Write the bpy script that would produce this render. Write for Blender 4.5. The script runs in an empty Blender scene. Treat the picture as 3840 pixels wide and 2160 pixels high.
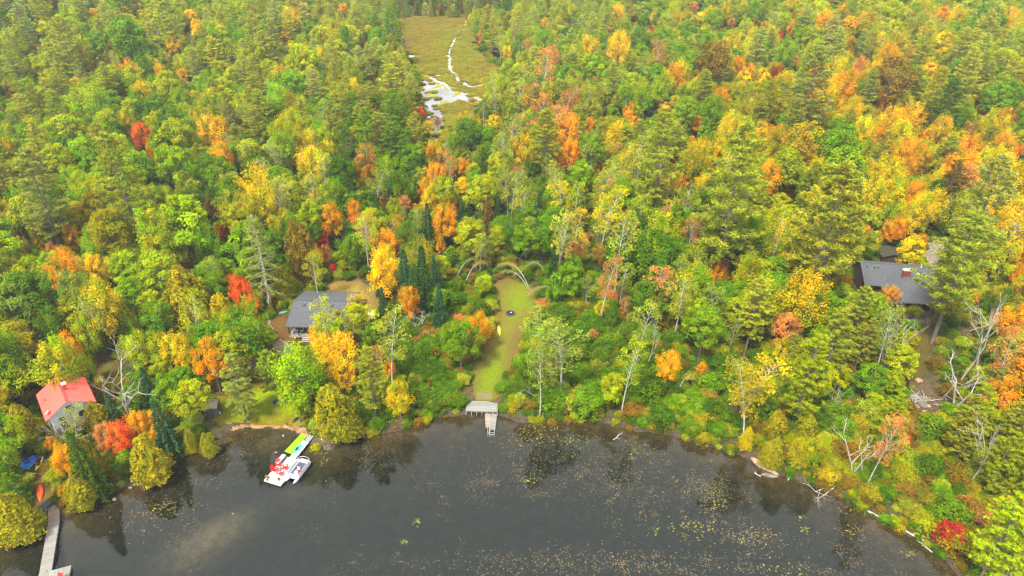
import bpy, math
import numpy as np
from math import radians, sin, cos, pi
from mathutils import Vector, Matrix

# ------------------------------------------------------------ camera, sky, sun, exposure
S = bpy.context.scene
COL = S.collection
CAM_H, PITCH, FPX = 75.0, radians(32), 2560.0
cam = bpy.data.cameras.new('camera'); cam.lens = 24; cam.sensor_width = 36; cam.clip_start = .5; cam.clip_end = 6000
camo = bpy.data.objects.new('camera', cam); COL.objects.link(camo)
camo.location = (0, 0, CAM_H); camo.rotation_euler = (pi/2-PITCH, 0, 0); S.camera = camo
SUN_EL, SUN_AZ = 58, 215          # degrees; azimuth clockwise from +Y (behind and left of the camera)
W = bpy.data.worlds.new('World'); S.world = W; W.use_nodes = True
wn = W.node_tree.nodes; wl = W.node_tree.links
sky = wn.new('ShaderNodeTexSky'); sky.sky_type = 'NISHITA'; sky.sun_disc = False
sky.sun_elevation = radians(SUN_EL); sky.sun_rotation = radians(SUN_AZ); sky.dust_density = 4; sky.air_density = 1.2
wm = wn.new('ShaderNodeMix'); wm.data_type = 'RGBA'; wm.inputs[0].default_value = .8     # overcast cloud over the sky
wl.new(sky.outputs[0], wm.inputs[6])
wtc = wn.new('ShaderNodeTexCoord'); wsx = wn.new('ShaderNodeSeparateXYZ'); wl.new(wtc.outputs['Generated'], wsx.inputs[0])
wmr = wn.new('ShaderNodeMapRange'); wmr.interpolation_type = 'SMOOTHSTEP'; wl.new(wsx.outputs[2], wmr.inputs[0]); wmr.inputs[1].default_value = .22; wmr.inputs[2].default_value = .45; wmr.inputs[3].default_value = 2.6; wmr.inputs[4].default_value = 1.
wsc = wn.new('ShaderNodeVectorMath'); wsc.operation = 'SCALE'; wsc.inputs[0].default_value = (6.7, 6.6, 6.4); wl.new(wmr.outputs[0], wsc.inputs['Scale']); wl.new(wsc.outputs[0], wm.inputs[7])
bg = wn['Background']; wl.new(wm.outputs[2], bg.inputs[0]); bg.inputs[1].default_value = .12
sl = bpy.data.lights.new('sun', 'SUN'); sl.energy = 3.9; sl.angle = radians(10); sl.color = (1, .95, .86)
so = bpy.data.objects.new('sun', sl); COL.objects.link(so)
az = radians(SUN_AZ); el = radians(SUN_EL)
sd = Vector((sin(az)*cos(el), cos(az)*cos(el), sin(el)))
so.rotation_euler = sd.to_track_quat('Z', 'Y').to_euler(); so.location = (0, 0, 200)
S.view_settings.view_transform = 'Standard'; S.view_settings.look = 'None'; S.view_settings.exposure = 1.34
S.cycles.use_denoising = True; S.cycles.filter_width = 1.3; S.cycles.max_bounces = 5; S.cycles.diffuse_bounces = 3; S.cycles.glossy_bounces = 2
S.cycles.transparent_max_bounces = 6; S.cycles.transmission_bounces = 2; S.cycles.volume_bounces = 0
S.cycles.caustics_reflective = False; S.cycles.caustics_refractive = False

# ------------------------------------------------------------ helpers: projection, noise, terrain height
rng = np.random.default_rng(7)
KA = .50; KL = .74                                   # photograph brightness -> albedo
def lin(c):
    c = np.array(c, float)/255
    return np.where(c <= .04045, c/12.92, ((c+.055)/1.055)**2.4)
def alb(r, g, b, k=None): return tuple(lin((r, g, b))*(KA if k is None else k))
def proj(X, Y, Z):
    z = np.asarray(Z, float)-CAM_H; Y = np.asarray(Y, float)
    dep = np.maximum(Y*cos(PITCH)-z*sin(PITCH), 1.)
    return 1920+FPX*np.asarray(X)/dep, 1080-FPX*(Y*sin(PITCH)+z*cos(PITCH))/dep, dep
def ray(px, py):
    a = (np.asarray(px, float)-1920)/FPX; b = (1080-np.asarray(py, float))/FPX
    return a, cos(PITCH)+b*sin(PITCH), -sin(PITCH)+b*cos(PITCH)
def un(px, py, z=0.):
    a, b, c = ray(px, py); t = (z-CAM_H)/c
    return a*t, b*t
def sst(a, b, x):
    t = np.clip((np.asarray(x, float)-a)/(b-a), 0, 1); return t*t*(3-2*t)
_tab = np.random.default_rng(3).random((256, 256))
def vn(x, y, s=1.):
    x = np.asarray(x, float)/s+1000; y = np.asarray(y, float)/s+1000
    i = np.floor(x).astype(int); j = np.floor(y).astype(int); u = x-i; v = y-j
    u = u*u*(3-2*u); v = v*v*(3-2*v)
    g = lambda a, b: _tab[a & 255, b & 255]
    return (g(i, j)*(1-u)+g(i+1, j)*u)*(1-v)+(g(i, j+1)*(1-u)+g(i+1, j+1)*u)*v
def fbm(x, y, s):
    return vn(x, y, s)*.55+vn(x+91, y+17, s/2.1)*.28+vn(x+3, y+57, s/4.3)*.17
def inpoly(X, Y, P):
    X = np.asarray(X, float); Y = np.asarray(Y, float); r = np.zeros(X.shape, bool); n = len(P)
    for i in range(n):
        x0, y0 = P[i]; x1, y1 = P[(i+1) % n]
        if y0 == y1: continue
        c = ((y0 > Y) != (y1 > Y)) & (X < (x1-x0)*(Y-y0)/(y1-y0)+x0)
        r ^= c
    return r
def pdist(X, Y, P, closed=True):
    X = np.asarray(X, float); Y = np.asarray(Y, float); d = np.full(X.shape, 1e9); n = len(P)
    for i in range(n if closed else n-1):
        x0, y0 = P[i]; x1, y1 = P[(i+1) % n]; dx = x1-x0; dy = y1-y0
        t = np.clip(((X-x0)*dx+(Y-y0)*dy)/max(dx*dx+dy*dy, 1e-9), 0, 1)
        d = np.minimum(d, (X-x0-t*dx)**2+(Y-y0-t*dy)**2)
    return np.sqrt(d)
SHORE = [(-60, 2090), (0, 2040), (60, 1990), (110, 1965), (170, 1950), (250, 1948), (330, 1905), (360, 1880), (425, 1850), (500, 1815), (590, 1775),
 (655, 1722), (720, 1695), (780, 1668), (830, 1645), (862, 1618), (905, 1606), (1010, 1603), (1085, 1610), (1130, 1628), (1155, 1660), (1190, 1688), (1238, 1690),
 (1290, 1658), (1330, 1632), (1400, 1636), (1480, 1622), (1570, 1592), (1625, 1568), (1680, 1566), (1745, 1556), (1830, 1553), (1880, 1562), (1940, 1585),
 (2090, 1590), (2200, 1578), (2270, 1590), (2390, 1620), (2500, 1630), (2600, 1660), (2690, 1682), (2775, 1708), (2820, 1735), (2850, 1765), (2900, 1785),
 (2960, 1790), (3050, 1826), (3140, 1866), (3260, 1930), (3370, 1992), (3470, 2045), (3530, 2085), (3590, 2160), (3660, 2240)]
LAKE = [tuple(map(float, un(x, y, 0))) for x, y in SHORE]
LAKE = [(-160, 38), ] + [(-100., 47.)] + LAKE + [(75, 40), (110, 0), (110, -200), (-260, -200), (-260, 20)]
def sdist(X, Y):
    d = pdist(X, Y, LAKE); return np.where(inpoly(X, Y, LAKE), -d, d)
def hgt(X, Y, sd_=None):
    X = np.asarray(X, float); Y = np.asarray(Y, float)
    d = sdist(X, Y) if sd_ is None else sd_
    ax = np.abs(X+18+10*np.sin(Y/60))
    hill = 11*sst(28, 150, ax)*sst(125, 330, Y)+8*sst(440, 560, Y)
    bump = (fbm(X, Y, 34)-.5)*3.0*sst(6, 50, d)*(1-sst(200, 300, Y)*(1-sst(20, 60, ax)))
    land = .55*sst(-.3, 2.5, d)+1.3*sst(2, 45, d)+hill+bump
    wat = -.12-2.2*sst(.5, 14, -d)
    return np.where(d > 0, land, wat)
def und(px, py, dz=0., it=9):
    z = np.zeros(np.shape(px))+1.5+dz
    for _ in range(it):
        X, Y = un(px, py, z); z = hgt(X, Y)+dz
    return X, Y, z-dz
def place(px, py, dz=0.):
    X, Y, z = und(float(px), float(py), dz); return Vector((float(X), float(Y), float(z)))

# ------------------------------------------------------------ helpers: objects
def tag(o, label=None, cat=None, group=None, kind=None):
    if label: o['label'] = label
    if cat: o['category'] = cat
    if group: o['group'] = group
    if kind: o['kind'] = kind
    return o
def empty(name, loc, rz=0., label=None, cat=None, group=None):
    o = bpy.data.objects.new(name, None); COL.objects.link(o); o.location = loc; o.rotation_euler = (0, 0, rz)
    o.empty_display_size = .3
    return tag(o, label, cat, group)
def np_mesh(name, V, F, mat, tint=None, smooth=False, fname='tint'):
    V = np.asarray(V, np.float32); F = np.asarray(F, np.int32); k = F.shape[1]
    me = bpy.data.meshes.new(name); me.vertices.add(len(V)); me.vertices.foreach_set('co', V.ravel())
    me.loops.add(F.size); me.loops.foreach_set('vertex_index', F.ravel())
    me.polygons.add(len(F)); me.polygons.foreach_set('loop_start', np.arange(0, F.size, k, dtype=np.int32))
    if smooth: me.polygons.foreach_set('use_smooth', np.ones(len(F), bool))
    me.update(calc_edges=True)
    if tint is not None:
        dom = 'POINT' if len(tint) == len(V) and len(V) != len(F) else 'FACE'
        a = me.attributes.new(fname, 'FLOAT_COLOR', dom)
        t = np.ones((len(tint), 4), np.float32); t[:, :3] = tint; a.data.foreach_set('color', t.ravel())
    me.materials.append(mat)
    return me
def obj(name, me, parent=None, loc=None):
    o = bpy.data.objects.new(name, me); COL.objects.link(o)
    if parent: o.parent = parent
    if loc is not None: o.location = loc
    return o
class MB:
    def __init__(s): s.v = []; s.f = []
    def add(s, v, f):
        n = len(s.v); s.v += [tuple(p) for p in v]; s.f += [tuple(i+n for i in q) for q in f]; return s
    def box(s, c, d, rz=0., rx=0., ry=0., taper=1.):
        M = Matrix.Rotation(rz, 3, 'Z') @ Matrix.Rotation(ry, 3, 'Y') @ Matrix.Rotation(rx, 3, 'X'); c = Vector(c); p = []
        for z in (-1, 1):
            k = taper if z > 0 else 1
            for x, y in ((-1, -1), (1, -1), (1, 1), (-1, 1)): p.append(c+M @ Vector((x*d[0]/2*k, y*d[1]/2*k, z*d[2]/2)))
        return s.add(p, [(3, 2, 1, 0), (4, 5, 6, 7), (0, 1, 5, 4), (1, 2, 6, 5), (2, 3, 7, 6), (3, 0, 4, 7)])
    def slab(s, pts, th):                      # thick polygon, pts ordered, thickness downwards
        n = len(pts); a = [Vector(p) for p in pts]; b = [p-Vector((0, 0, th)) for p in a]
        return s.add(a+b, [tuple(range(n)), tuple(range(2*n-1, n-1, -1))]+[(i, i+n, (i+1) % n+n, (i+1) % n) for i in range(n)])
    def tube(s, P, R, n=6, cap=True):
        P = [Vector(p) for p in P]
        if not hasattr(R, '__len__'): R = [R]*len(P)
        v = []; f = []; up = None
        for i, p in enumerate(P):
            t = (P[min(i+1, len(P)-1)]-P[max(i-1, 0)]).normalized()
            if up is None: up = t.orthogonal().normalized()
            up = (up-t*up.dot(t)).normalized(); w = t.cross(up)
            for k in range(n): v.append(p+(up*cos(2*pi*k/n)+w*sin(2*pi*k/n))*R[i])
        for i in range(len(P)-1):
            for k in range(n): a = i*n+k; b = i*n+(k+1) % n; f.append((a, b, b+n, a+n))
        if cap: f += [tuple(range(n-1, -1, -1)), tuple(range(len(v)-n, len(v)))]
        return s.add(v, f)
    def lathe(s, c, prof, n=14):               # prof: (r, z)
        v = []; f = []
        for r, z in prof:
            for k in range(n): v.append((c[0]+r*cos(2*pi*k/n), c[1]+r*sin(2*pi*k/n), c[2]+z))
        for i in range(len(prof)-1):
            for k in range(n): a = i*n+k; b = i*n+(k+1) % n; f.append((a, b, b+n, a+n))
        f += [tuple(range(n-1, -1, -1)), tuple(range(len(v)-n, len(v)))]
        return s.add(v, f)
    def build(s, name, mat, parent=None, loc=None, smooth=False, bevel=0.):
        me = bpy.data.meshes.new(name); me.from_pydata([tuple(p) for p in s.v], [], s.f); me.materials.append(mat)
        if smooth: me.polygons.foreach_set('use_smooth', np.ones(len(me.polygons), bool))
        o = obj(name, me, parent, loc)
        if bevel:
            b = o.modifiers.new('bevel', 'BEVEL'); b.width = bevel; b.segments = 2; b.limit_method = 'ANGLE'
        return o
def copy_tree(o, parent=None):
    c = o.copy(); COL.objects.link(c); c.parent = parent
    for ch in list(o.children): copy_tree(ch, c)
    return c

# ------------------------------------------------------------ materials
def newmat(name):
    m = bpy.data.materials.new(name); m.use_nodes = True; nt = m.node_tree; return m, nt, nt.nodes, nt.links, nt.nodes['Principled BSDF']
def mat(name, c, rough=.7, c2=None, scale=3., bump=0., bscale=None, stretch=(1, 1, 1), metal=0., spec=.4, contrast=.2):
    m, nt, N, L, b = newmat(name)
    b.inputs['Roughness'].default_value = rough; b.inputs['Metallic'].default_value = metal
    b.inputs['Specular IOR Level'].default_value = spec
    tc = N.new('ShaderNodeTexCoord'); mp = N.new('ShaderNodeMapping'); mp.inputs['Scale'].default_value = stretch
    L.new(tc.outputs['Object'], mp.inputs[0])
    if c2 is None: c2 = tuple(x*.8 for x in c)
    n = N.new('ShaderNodeTexNoise'); n.inputs['Scale'].default_value = scale; n.inputs['Detail'].default_value = 6; L.new(mp.outputs[0], n.inputs[0])
    r = N.new('ShaderNodeValToRGB'); r.color_ramp.elements[0].position = .5-contrast; r.color_ramp.elements[1].position = .5+contrast
    r.color_ramp.elements[0].color = (*c2, 1); r.color_ramp.elements[1].color = (*c, 1)
    L.new(n.outputs[0], r.inputs[0]); L.new(r.outputs[0], b.inputs['Base Color'])
    if bump:
        n2 = N.new('ShaderNodeTexNoise'); n2.inputs['Scale'].default_value = bscale or scale*4; n2.inputs['Detail'].default_value = 4; L.new(mp.outputs[0], n2.inputs[0])
        bp = N.new('ShaderNodeBump'); bp.inputs['Strength'].default_value = bump; bp.inputs['Distance'].default_value = .05
        L.new(n2.outputs[0], bp.inputs['Height']); L.new(bp.outputs[0], b.inputs['Normal'])
    return m
def plank_mat(name, c, c2, width=.14, axis=0, gap=.08, rough=.75):
    m, nt, N, L, b = newmat(name); b.inputs['Roughness'].default_value = rough; b.inputs['Specular IOR Level'].default_value = .25
    tc = N.new('ShaderNodeTexCoord'); sp = N.new('ShaderNodeSeparateXYZ'); L.new(tc.outputs['Object'], sp.inputs[0])
    d = N.new('ShaderNodeMath'); d.operation = 'DIVIDE'; d.inputs[1].default_value = width; L.new(sp.outputs[axis], d.inputs[0])
    fl = N.new('ShaderNodeMath'); fl.operation = 'FLOOR'; L.new(d.outputs[0], fl.inputs[0])
    fr = N.new('ShaderNodeMath'); fr.operation = 'FRACT'; L.new(d.outputs[0], fr.inputs[0])
    wn_ = N.new('ShaderNodeTexWhiteNoise'); wn_.noise_dimensions = '1D'; L.new(fl.outputs[0], wn_.inputs['W'])
    n = N.new('ShaderNodeTexNoise'); n.inputs['Scale'].default_value = 2.5; n.inputs['Detail'].default_value = 6; L.new(tc.outputs['Object'], n.inputs[0])
    ad = N.new('ShaderNodeMath'); ad.operation = 'ADD'; L.new(wn_.outputs[0], ad.inputs[0]); L.new(n.outputs[0], ad.inputs[1])
    h = N.new('ShaderNodeMath'); h.operation = 'MULTIPLY'; h.inputs[1].default_value = .5; L.new(ad.outputs[0], h.inputs[0])
    mx = N.new('ShaderNodeMix'); mx.data_type = 'RGBA'; L.new(h.outputs[0], mx.inputs[0]); mx.inputs[6].default_value = (*c, 1); mx.inputs[7].default_value = (*c2, 1)
    gt = N.new('ShaderNodeMath'); gt.operation = 'LESS_THAN'; gt.inputs[1].default_value = gap; L.new(fr.outputs[0], gt.inputs[0])
    m2 = N.new('ShaderNodeMix'); m2.data_type = 'RGBA'; L.new(gt.outputs[0], m2.inputs[0]); L.new(mx.outputs[2], m2.inputs[6]); m2.inputs[7].default_value = (.02, .018, .016, 1)
    L.new(m2.outputs[2], b.inputs['Base Color']); return m
def foliage_mat(name):
    m, nt, N, L, b = newmat(name); N.remove(b); out = N['Material Output']
    t = N.new('ShaderNodeAttribute'); t.attribute_name = 'tint'
    o = N.new('ShaderNodeAttribute'); o.attribute_name = 'tree_col'; o.attribute_type = 'INSTANCER'
    mu = N.new('ShaderNodeMix'); mu.data_type = 'RGBA'; mu.blend_type = 'MULTIPLY'; mu.inputs[0].default_value = 1
    L.new(t.outputs['Color'], mu.inputs[6]); L.new(o.outputs['Color'], mu.inputs[7])
    d = N.new('ShaderNodeBsdfDiffuse'); tr = N.new('ShaderNodeBsdfTranslucent'); mx = N.new('ShaderNodeMixShader'); mx.inputs[0].default_value = .25
    L.new(mu.outputs[2], d.inputs[0]); L.new(mu.outputs[2], tr.inputs[0]); L.new(d.outputs[0], mx.inputs[1]); L.new(tr.outputs[0], mx.inputs[2])
    L.new(mx.outputs[0], out.inputs[0]); return m
def tintmat(name, rough=.9, spec=.1, scale=.6, amt=.35, detail=8, attr='tint', bump=0.):
    m, nt, N, L, b = newmat(name); b.inputs['Roughness'].default_value = rough; b.inputs['Specular IOR Level'].default_value = spec
    t = N.new('ShaderNodeAttribute'); t.attribute_name = attr
    tc = N.new('ShaderNodeTexCoord'); n = N.new('ShaderNodeTexNoise'); n.inputs['Scale'].default_value = scale; n.inputs['Detail'].default_value = detail; n.inputs['Roughness'].default_value = .7
    L.new(tc.outputs['Object'], n.inputs[0])
    mr = N.new('ShaderNodeMapRange'); mr.inputs[1].default_value = .3; mr.inputs[2].default_value = .7; mr.inputs[3].default_value = 1-amt; mr.inputs[4].default_value = 1+amt
    L.new(n.outputs[0], mr.inputs[0])
    v = N.new('ShaderNodeVectorMath'); v.operation = 'SCALE'; L.new(t.outputs['Color'], v.inputs[0]); L.new(mr.outputs[0], v.inputs['Scale'])
    L.new(v.outputs[0], b.inputs['Base Color'])
    if bump:
        bp = N.new('ShaderNodeBump'); bp.inputs['Strength'].default_value = bump; bp.inputs['Distance'].default_value = .3
        n2 = N.new('ShaderNodeTexNoise'); n2.inputs['Scale'].default_value = 2.2; n2.inputs['Detail'].default_value = 8; L.new(tc.outputs['Object'], n2.inputs[0])
        L.new(n2.outputs[0], bp.inputs['Height']); L.new(bp.outputs[0], b.inputs['Normal'])
    return m
M_LEAF = foliage_mat('foliage'); M_GROUND = tintmat('forest_ground', scale=.8, amt=.5, bump=.8); M_FLAT = tintmat('tinted', scale=4, amt=.2)
M_BARK = mat('grey_bark', (.15, .125, .10), .9, (.07, .055, .045), 3, .6, stretch=(1, 1, .3))
M_PALE = mat('pale_bark', (.42, .40, .36), .85, (.19, .17, .15), 4, .4, stretch=(1, 1, .5))
M_DEAD = mat('bleached_wood', (.37, .345, .31), .85, (.19, .17, .15), 4, .4, stretch=(1, 1, .4))

# ------------------------------------------------------------ terrain
def build_terrain():
    ys = [18.]
    while ys[-1] < 640: ys.append(ys[-1]+.38+.0065*max(0, ys[-1]-60))
    while ys[-1] < 2600: ys.append(ys[-1]*1.12)
    ys = np.array(ys); u = np.linspace(-1, 1, 560); hw = 75+.98*ys
    X = u[None, :]*hw[:, None]; Y = np.repeat(ys[:, None], len(u), 1)
    d = sdist(X, Y); Z = hgt(X, Y, d)
    soil = np.array((.045, .036, .018)); moss = np.array((.05, .06, .015)); litter = np.array((.10, .06, .025))
    f = fbm(X, Y, 9)[..., None]; g = fbm(X+300, Y, 4)[..., None]
    C = soil*(1-f)+moss*f; C = C+(litter-C)*np.clip((g-.45)*3, 0, 1)*.5
    bank = (1-sst(.3, 1.8, d))[..., None]; C = C*(1-bank)+np.array((.05, .036, .026))*bank
    wd = np.clip(-d, 0, None)
    shallow = np.exp(-wd/3.0)[..., None]
    deep = np.array((.008, .0125, .0105)); sh = np.array((.085, .05, .018))*(.5+fbm(X, Y, 3)[..., None])
    Cw = deep*(1-shallow)+sh*shallow
    for (sx, sy), rad, w in (((790, 1985), 3.4, .5), ((730, 2040), 3.6, .35), ((840, 1945), 2.2, .45), ((1110, 1840), 2., .12), ((1050, 1660), 2.2, .35), ((1010, 1680), 2.6, .3), ((1280, 1690), 2.4, .4)):
        cx, cy = un(sx, sy, -1.); q = np.exp(-(((X-cx)*.8+(Y-cy)*.6)/rad/1.3)**2-((-(X-cx)*.6+(Y-cy)*.8)/rad/.75)**2)[..., None]*w
        Cw = Cw*(1-q)+np.array((.13, .095, .06))*q
    C = np.where((d < 0)[..., None], Cw, C)
    nr, nc = X.shape; V = np.stack([X, Y, Z], -1).reshape(-1, 3); i = np.arange(nr*nc).reshape(nr, nc)
    F = np.stack([i[:-1, :-1], i[:-1, 1:], i[1:, 1:], i[1:, :-1]], -1).reshape(-1, 4)
    me = np_mesh('ground', V, F, M_GROUND, C.reshape(-1, 3), smooth=True)
    tag(obj('ground', me), kind='structure')
build_terrain()

# lake surface: clear dark water over the modelled bottom
def water_mat(name, rough, bscale, bstr, tintc=(.8, .9, .85), stretch=(1, 1, 1), ior=1.52):
    m, nt, N, L, b = newmat(name); N.remove(b); out = N['Material Output']
    fr = N.new('ShaderNodeFresnel'); fr.inputs[0].default_value = ior
    gl = N.new('ShaderNodeBsdfGlossy'); gl.inputs['Roughness'].default_value = rough
    tr = N.new('ShaderNodeBsdfTransparent'); tr.inputs[0].default_value = (*tintc, 1)
    mx = N.new('ShaderNodeMixShader'); L.new(fr.outputs[0], mx.inputs[0]); L.new(tr.outputs[0], mx.inputs[1]); L.new(gl.outputs[0], mx.inputs[2]); L.new(mx.outputs[0], out.inputs[0])
    tc = N.new('ShaderNodeTexCoord'); mp = N.new('ShaderNodeMapping'); mp.inputs['Scale'].default_value = stretch; L.new(tc.outputs['Object'], mp.inputs[0])
    n = N.new('ShaderNodeTexNoise'); n.inputs['Scale'].default_value = bscale; n.inputs['Detail'].default_value = 3; L.new(mp.outputs[0], n.inputs[0])
    bp = N.new('ShaderNodeBump'); bp.inputs['Strength'].default_value = bstr; bp.inputs['Distance'].default_value = .05
    L.new(n.outputs[0], bp.inputs['Height']); L.new(bp.outputs[0], gl.inputs['Normal']); return m
M_WATER = water_mat('lake_water', 0.02, .8, .075, (.72, .78, .7), (1, 2.6, 1))
b = MB(); b.add([(-300, -150, 0), (300, -150, 0), (300, 190, 0), (-300, 190, 0)], [(0, 1, 2, 3)]); tag(b.build('lake', M_WATER), kind='structure')

# sheets laid on the terrain
def sheet(name, poly_px, m, lift=.05, step=.35, ragged=.5, seed=0, col=None):
    xs, ys = und([p[0] for p in poly_px], [p[1] for p in poly_px])[:2]; P = list(zip(xs, ys))
    x0, x1, y0, y1 = min(xs)-2, max(xs)+2, min(ys)-2, max(ys)+2
    gx = np.arange(x0, x1, step); gy = np.arange(y0, y1, step); X, Y = np.meshgrid(gx, gy)
    dd = pdist(X, Y, P); dd = np.where(inpoly(X, Y, P), dd, -dd)
    s_ = sdist(X, Y); Z = hgt(X, Y, s_)+lift
    cx = (X[:-1, :-1]+X[1:, 1:])/2; cy = (Y[:-1, :-1]+Y[1:, 1:])/2; dc = (dd[:-1, :-1]+dd[1:, 1:])/2
    keep = dc > (fbm(cx+seed*31, cy, 2.2)-.5)*ragged*4
    i = np.arange(X.size).reshape(X.shape)
    F = np.stack([i[:-1, :-1], i[:-1, 1:], i[1:, 1:], i[1:, :-1]], -1)[keep]
    used, inv = np.unique(F, return_inverse=True)
    V = np.stack([X, Y, Z], -1).reshape(-1, 3)[used]
    C = col(V[:, 0], V[:, 1], dd.ravel()[used]) if col else None
    return tag(obj(name, np_mesh(name, V, inv.reshape(-1, 4), m, C, smooth=True)), kind='structure'), P
def mixc(a, b, t): return np.array(a)*(1-t[:, None])+np.array(b)*t[:, None]
def lawn_col(A, B, Cc, s1=6, s2=2.5):
    def f(X, Y, d):
        c = mixc(A, B, np.clip((fbm(X, Y, s1)-.32)*2.6, 0, 1)); e = np.clip(1-d/3.0, 0, 1)*.75+np.clip((fbm(X+50, Y+9, s2)-.55)*3, 0, 1)*.4
        return c*(1-e[:, None])+np.array(Cc)*e[:, None]
    return f
def patchy(X, Y, d):
    c = lawn_col(alb(112, 140, 12, .66), alb(126, 134, 26, .62), alb(118, 92, 42, .55), 3.5, 1.6)(X, Y, d)
    for px, py, rx, ry, w in ((1955, 1260, 3.4, 7, .85), (1850, 1150, 2.6, 7, .8), (1815, 1310, 2.4, 5, .8), (1950, 1330, 2.5, 5, .7), (1900, 1060, 3, 4, .6)):
        cx, cy = (float(v) for v in und(px, py)[:2]); q = (w*np.exp(-((X-cx)/rx)**2-((Y-cy)/ry)**2)*(.45+.9*fbm(X, Y, 2)))[:, None].clip(0, 1)
        c = c*(1-q)+np.array(alb(126, 96, 54, .55))*q
    return c
M_GRASS = tintmat('grass', scale=5, amt=.3, bump=.5)
CLEAR = {}
_, CLEAR['lawn'] = sheet('lawn', [(800, 1490), (900, 1470), (985, 1440), (1075, 1430), (1120, 1500), (1160, 1560), (1150, 1598), (1085, 1597), (1000, 1592), (905, 1592), (850, 1600), (800, 1580)], M_GRASS, .06,
    col=lawn_col(alb(140, 160, 8, .66), alb(118, 142, 10, .62), alb(124, 96, 18, .55)))
_, CLEAR['beach'] = sheet('beach_sand', [(850, 1625), (862, 1605), (905, 1589), (1000, 1588), (1085, 1593), (1145, 1606), (1165, 1640), (1155, 1662), (1130, 1630), (1085, 1612), (1010, 1605), (905, 1608)],
    mat('sand', alb(180, 138, 92, .7), .95, alb(120, 90, 62), 1.2, .4), .045, .25, .2)
_, CLEAR['spit'] = sheet('gravel_spit', [(1140, 1655), (1165, 1640), (1230, 1640), (1290, 1640), (1285, 1662), (1238, 1692), (1190, 1690)], mat('wet_gravel', alb(120, 100, 75), .8, alb(70, 58, 42), 2.5, .8), .04, .25, .25)
_, CLEAR['clearing'] = sheet('grass_clearing', [(1838, 1110), (1850, 1065), (1905, 1035), (1985, 1055), (2030, 1105), (2025, 1160), (1995, 1205), (1975, 1260), (1960, 1310), (1935, 1360), (1915, 1420), (1890, 1470), (1850, 1512), (1790, 1510), (1770, 1470), (1768, 1420), (1785, 1350), (1810, 1290), (1840, 1220), (1842, 1150)], M_GRASS, .06,
    col=lambda X, Y, d: patchy(X, Y, d))
_, CLEAR['yard'] = sheet('dry_yard', [(1200, 1120), (1215, 1065), (1270, 1040), (1345, 1045), (1400, 1080), (1425, 1120), (1425, 1180), (1400, 1210), (1320, 1200), (1260, 1140)], M_GRASS, .06,
    col=lawn_col(alb(148, 128, 50, .8), alb(130, 108, 52, .75), alb(108, 82, 50, .7), 5, 2.5))
_, CLEAR['front'] = sheet('cottage_lawn', [(1010, 1200), (1060, 1180), (1090, 1190), (1100, 1260), (1170, 1270), (1180, 1300), (1100, 1330), (1060, 1300), (1030, 1250)], M_GRASS, .05,
    col=lawn_col(alb(135, 110, 35), alb(115, 90, 40), alb(110, 75, 45), 4, 2.5))
_, CLEAR['path'] = sheet('gravel_path', [(985, 1195), (1008, 1190), (1020, 1230), (1045, 1265), (1085, 1290), (1120, 1330), (1112, 1350), (1070, 1350), (1040, 1320), (1020, 1290), (1000, 1250)],
    mat('path_gravel', alb(170, 148, 122, .7), .95, alb(125, 98, 80), 2., .6), .09, .25, .2)
_, CLEAR['drive'] = sheet('gravel_driveway', [(3450, 1000), (3462, 930), (3500, 890), (3555, 885), (3570, 930), (3545, 990), (3520, 1010)],
    mat('drive_gravel', alb(175, 160, 140, .65), .95, alb(125, 108, 95), 1.5, .6), .07, .35, .3)
_, CLEAR['rlawn'] = sheet('side_lawn', [(3440, 1215), (3500, 1200), (3500, 1300), (3470, 1400), (3440, 1440), (3400, 1400), (3420, 1300)], M_GRASS, .06,
    col=lawn_col(alb(95, 115, 15), alb(105, 95, 30), alb(95, 75, 35), 4, 2.5))
_, CLEAR['rpatch'] = sheet('cabin_forecourt', [(3410, 1165), (3500, 1150), (3525, 1190), (3500, 1215), (3440, 1212)], mat('forecourt_gravel', alb(165, 148, 130), .95, alb(110, 92, 75), 2, .5), .08, .3, .25)
_, CLEAR['rsand'] = sheet('bare_soil', [(3380, 1490), (3420, 1430), (3470, 1420), (3510, 1480), (3560, 1500), (3540, 1545), (3450, 1540)], mat('brown_soil', alb(120, 95, 65), .95, alb(85, 70, 40), 1.5, .6), .05, .3, .3)
_, CLEAR['lyard'] = sheet('leafy_yard', [(340, 1400), (380, 1330), (440, 1340), (485, 1385), (460, 1420), (420, 1440), (370, 1450)], M_GRASS, .06,
    col=lawn_col(alb(115, 110, 30), alb(105, 85, 40), alb(95, 75, 50), 4, 2.5))
_, CLEAR['lyard2'] = sheet('side_yard', [(120, 1430), (150, 1395), (215, 1400), (200, 1430), (150, 1470)], mat('side_soil', alb(110, 92, 68), .95, alb(80, 65, 48), 1.5, .6), .06, .3, .3)
_, CLEAR['shoreyard'] = sheet('shore_yard', [(120, 1790), (150, 1750), (200, 1770), (225, 1830), (215, 1900), (180, 1935), (120, 1930), (100, 1880), (110, 1830)], M_GRASS, .05,
    col=lawn_col(alb(135, 120, 35), alb(120, 95, 55), alb(100, 70, 50), 4, 2.5))
MARSH_PX = [(1480, 60), (1530, 40), (1640, 42), (1740, 45), (1765, 90), (1780, 130), (1780, 180), (1830, 235), (1880, 262), (1900, 280), (1855, 300), (1845, 360), (1790, 430), (1740, 500), (1690, 560), (1640, 600), (1595, 540), (1575, 440), (1570, 340), (1545, 260), (1510, 190), (1495, 110)]
def marsh_col(X, Y, d):
    t = np.clip((fbm(X, Y*.5, 26)-.35)*2.8, 0, 1); c = mixc(alb(146, 145, 40, .68), alb(142, 112, 44, .66), t)
    s = np.clip((fbm(X+70, Y*.4, 7)-.5)*3, 0, 1)*.5; return c*(1-s[:, None])+np.array(alb(165, 160, 60))*s[:, None]
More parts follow.
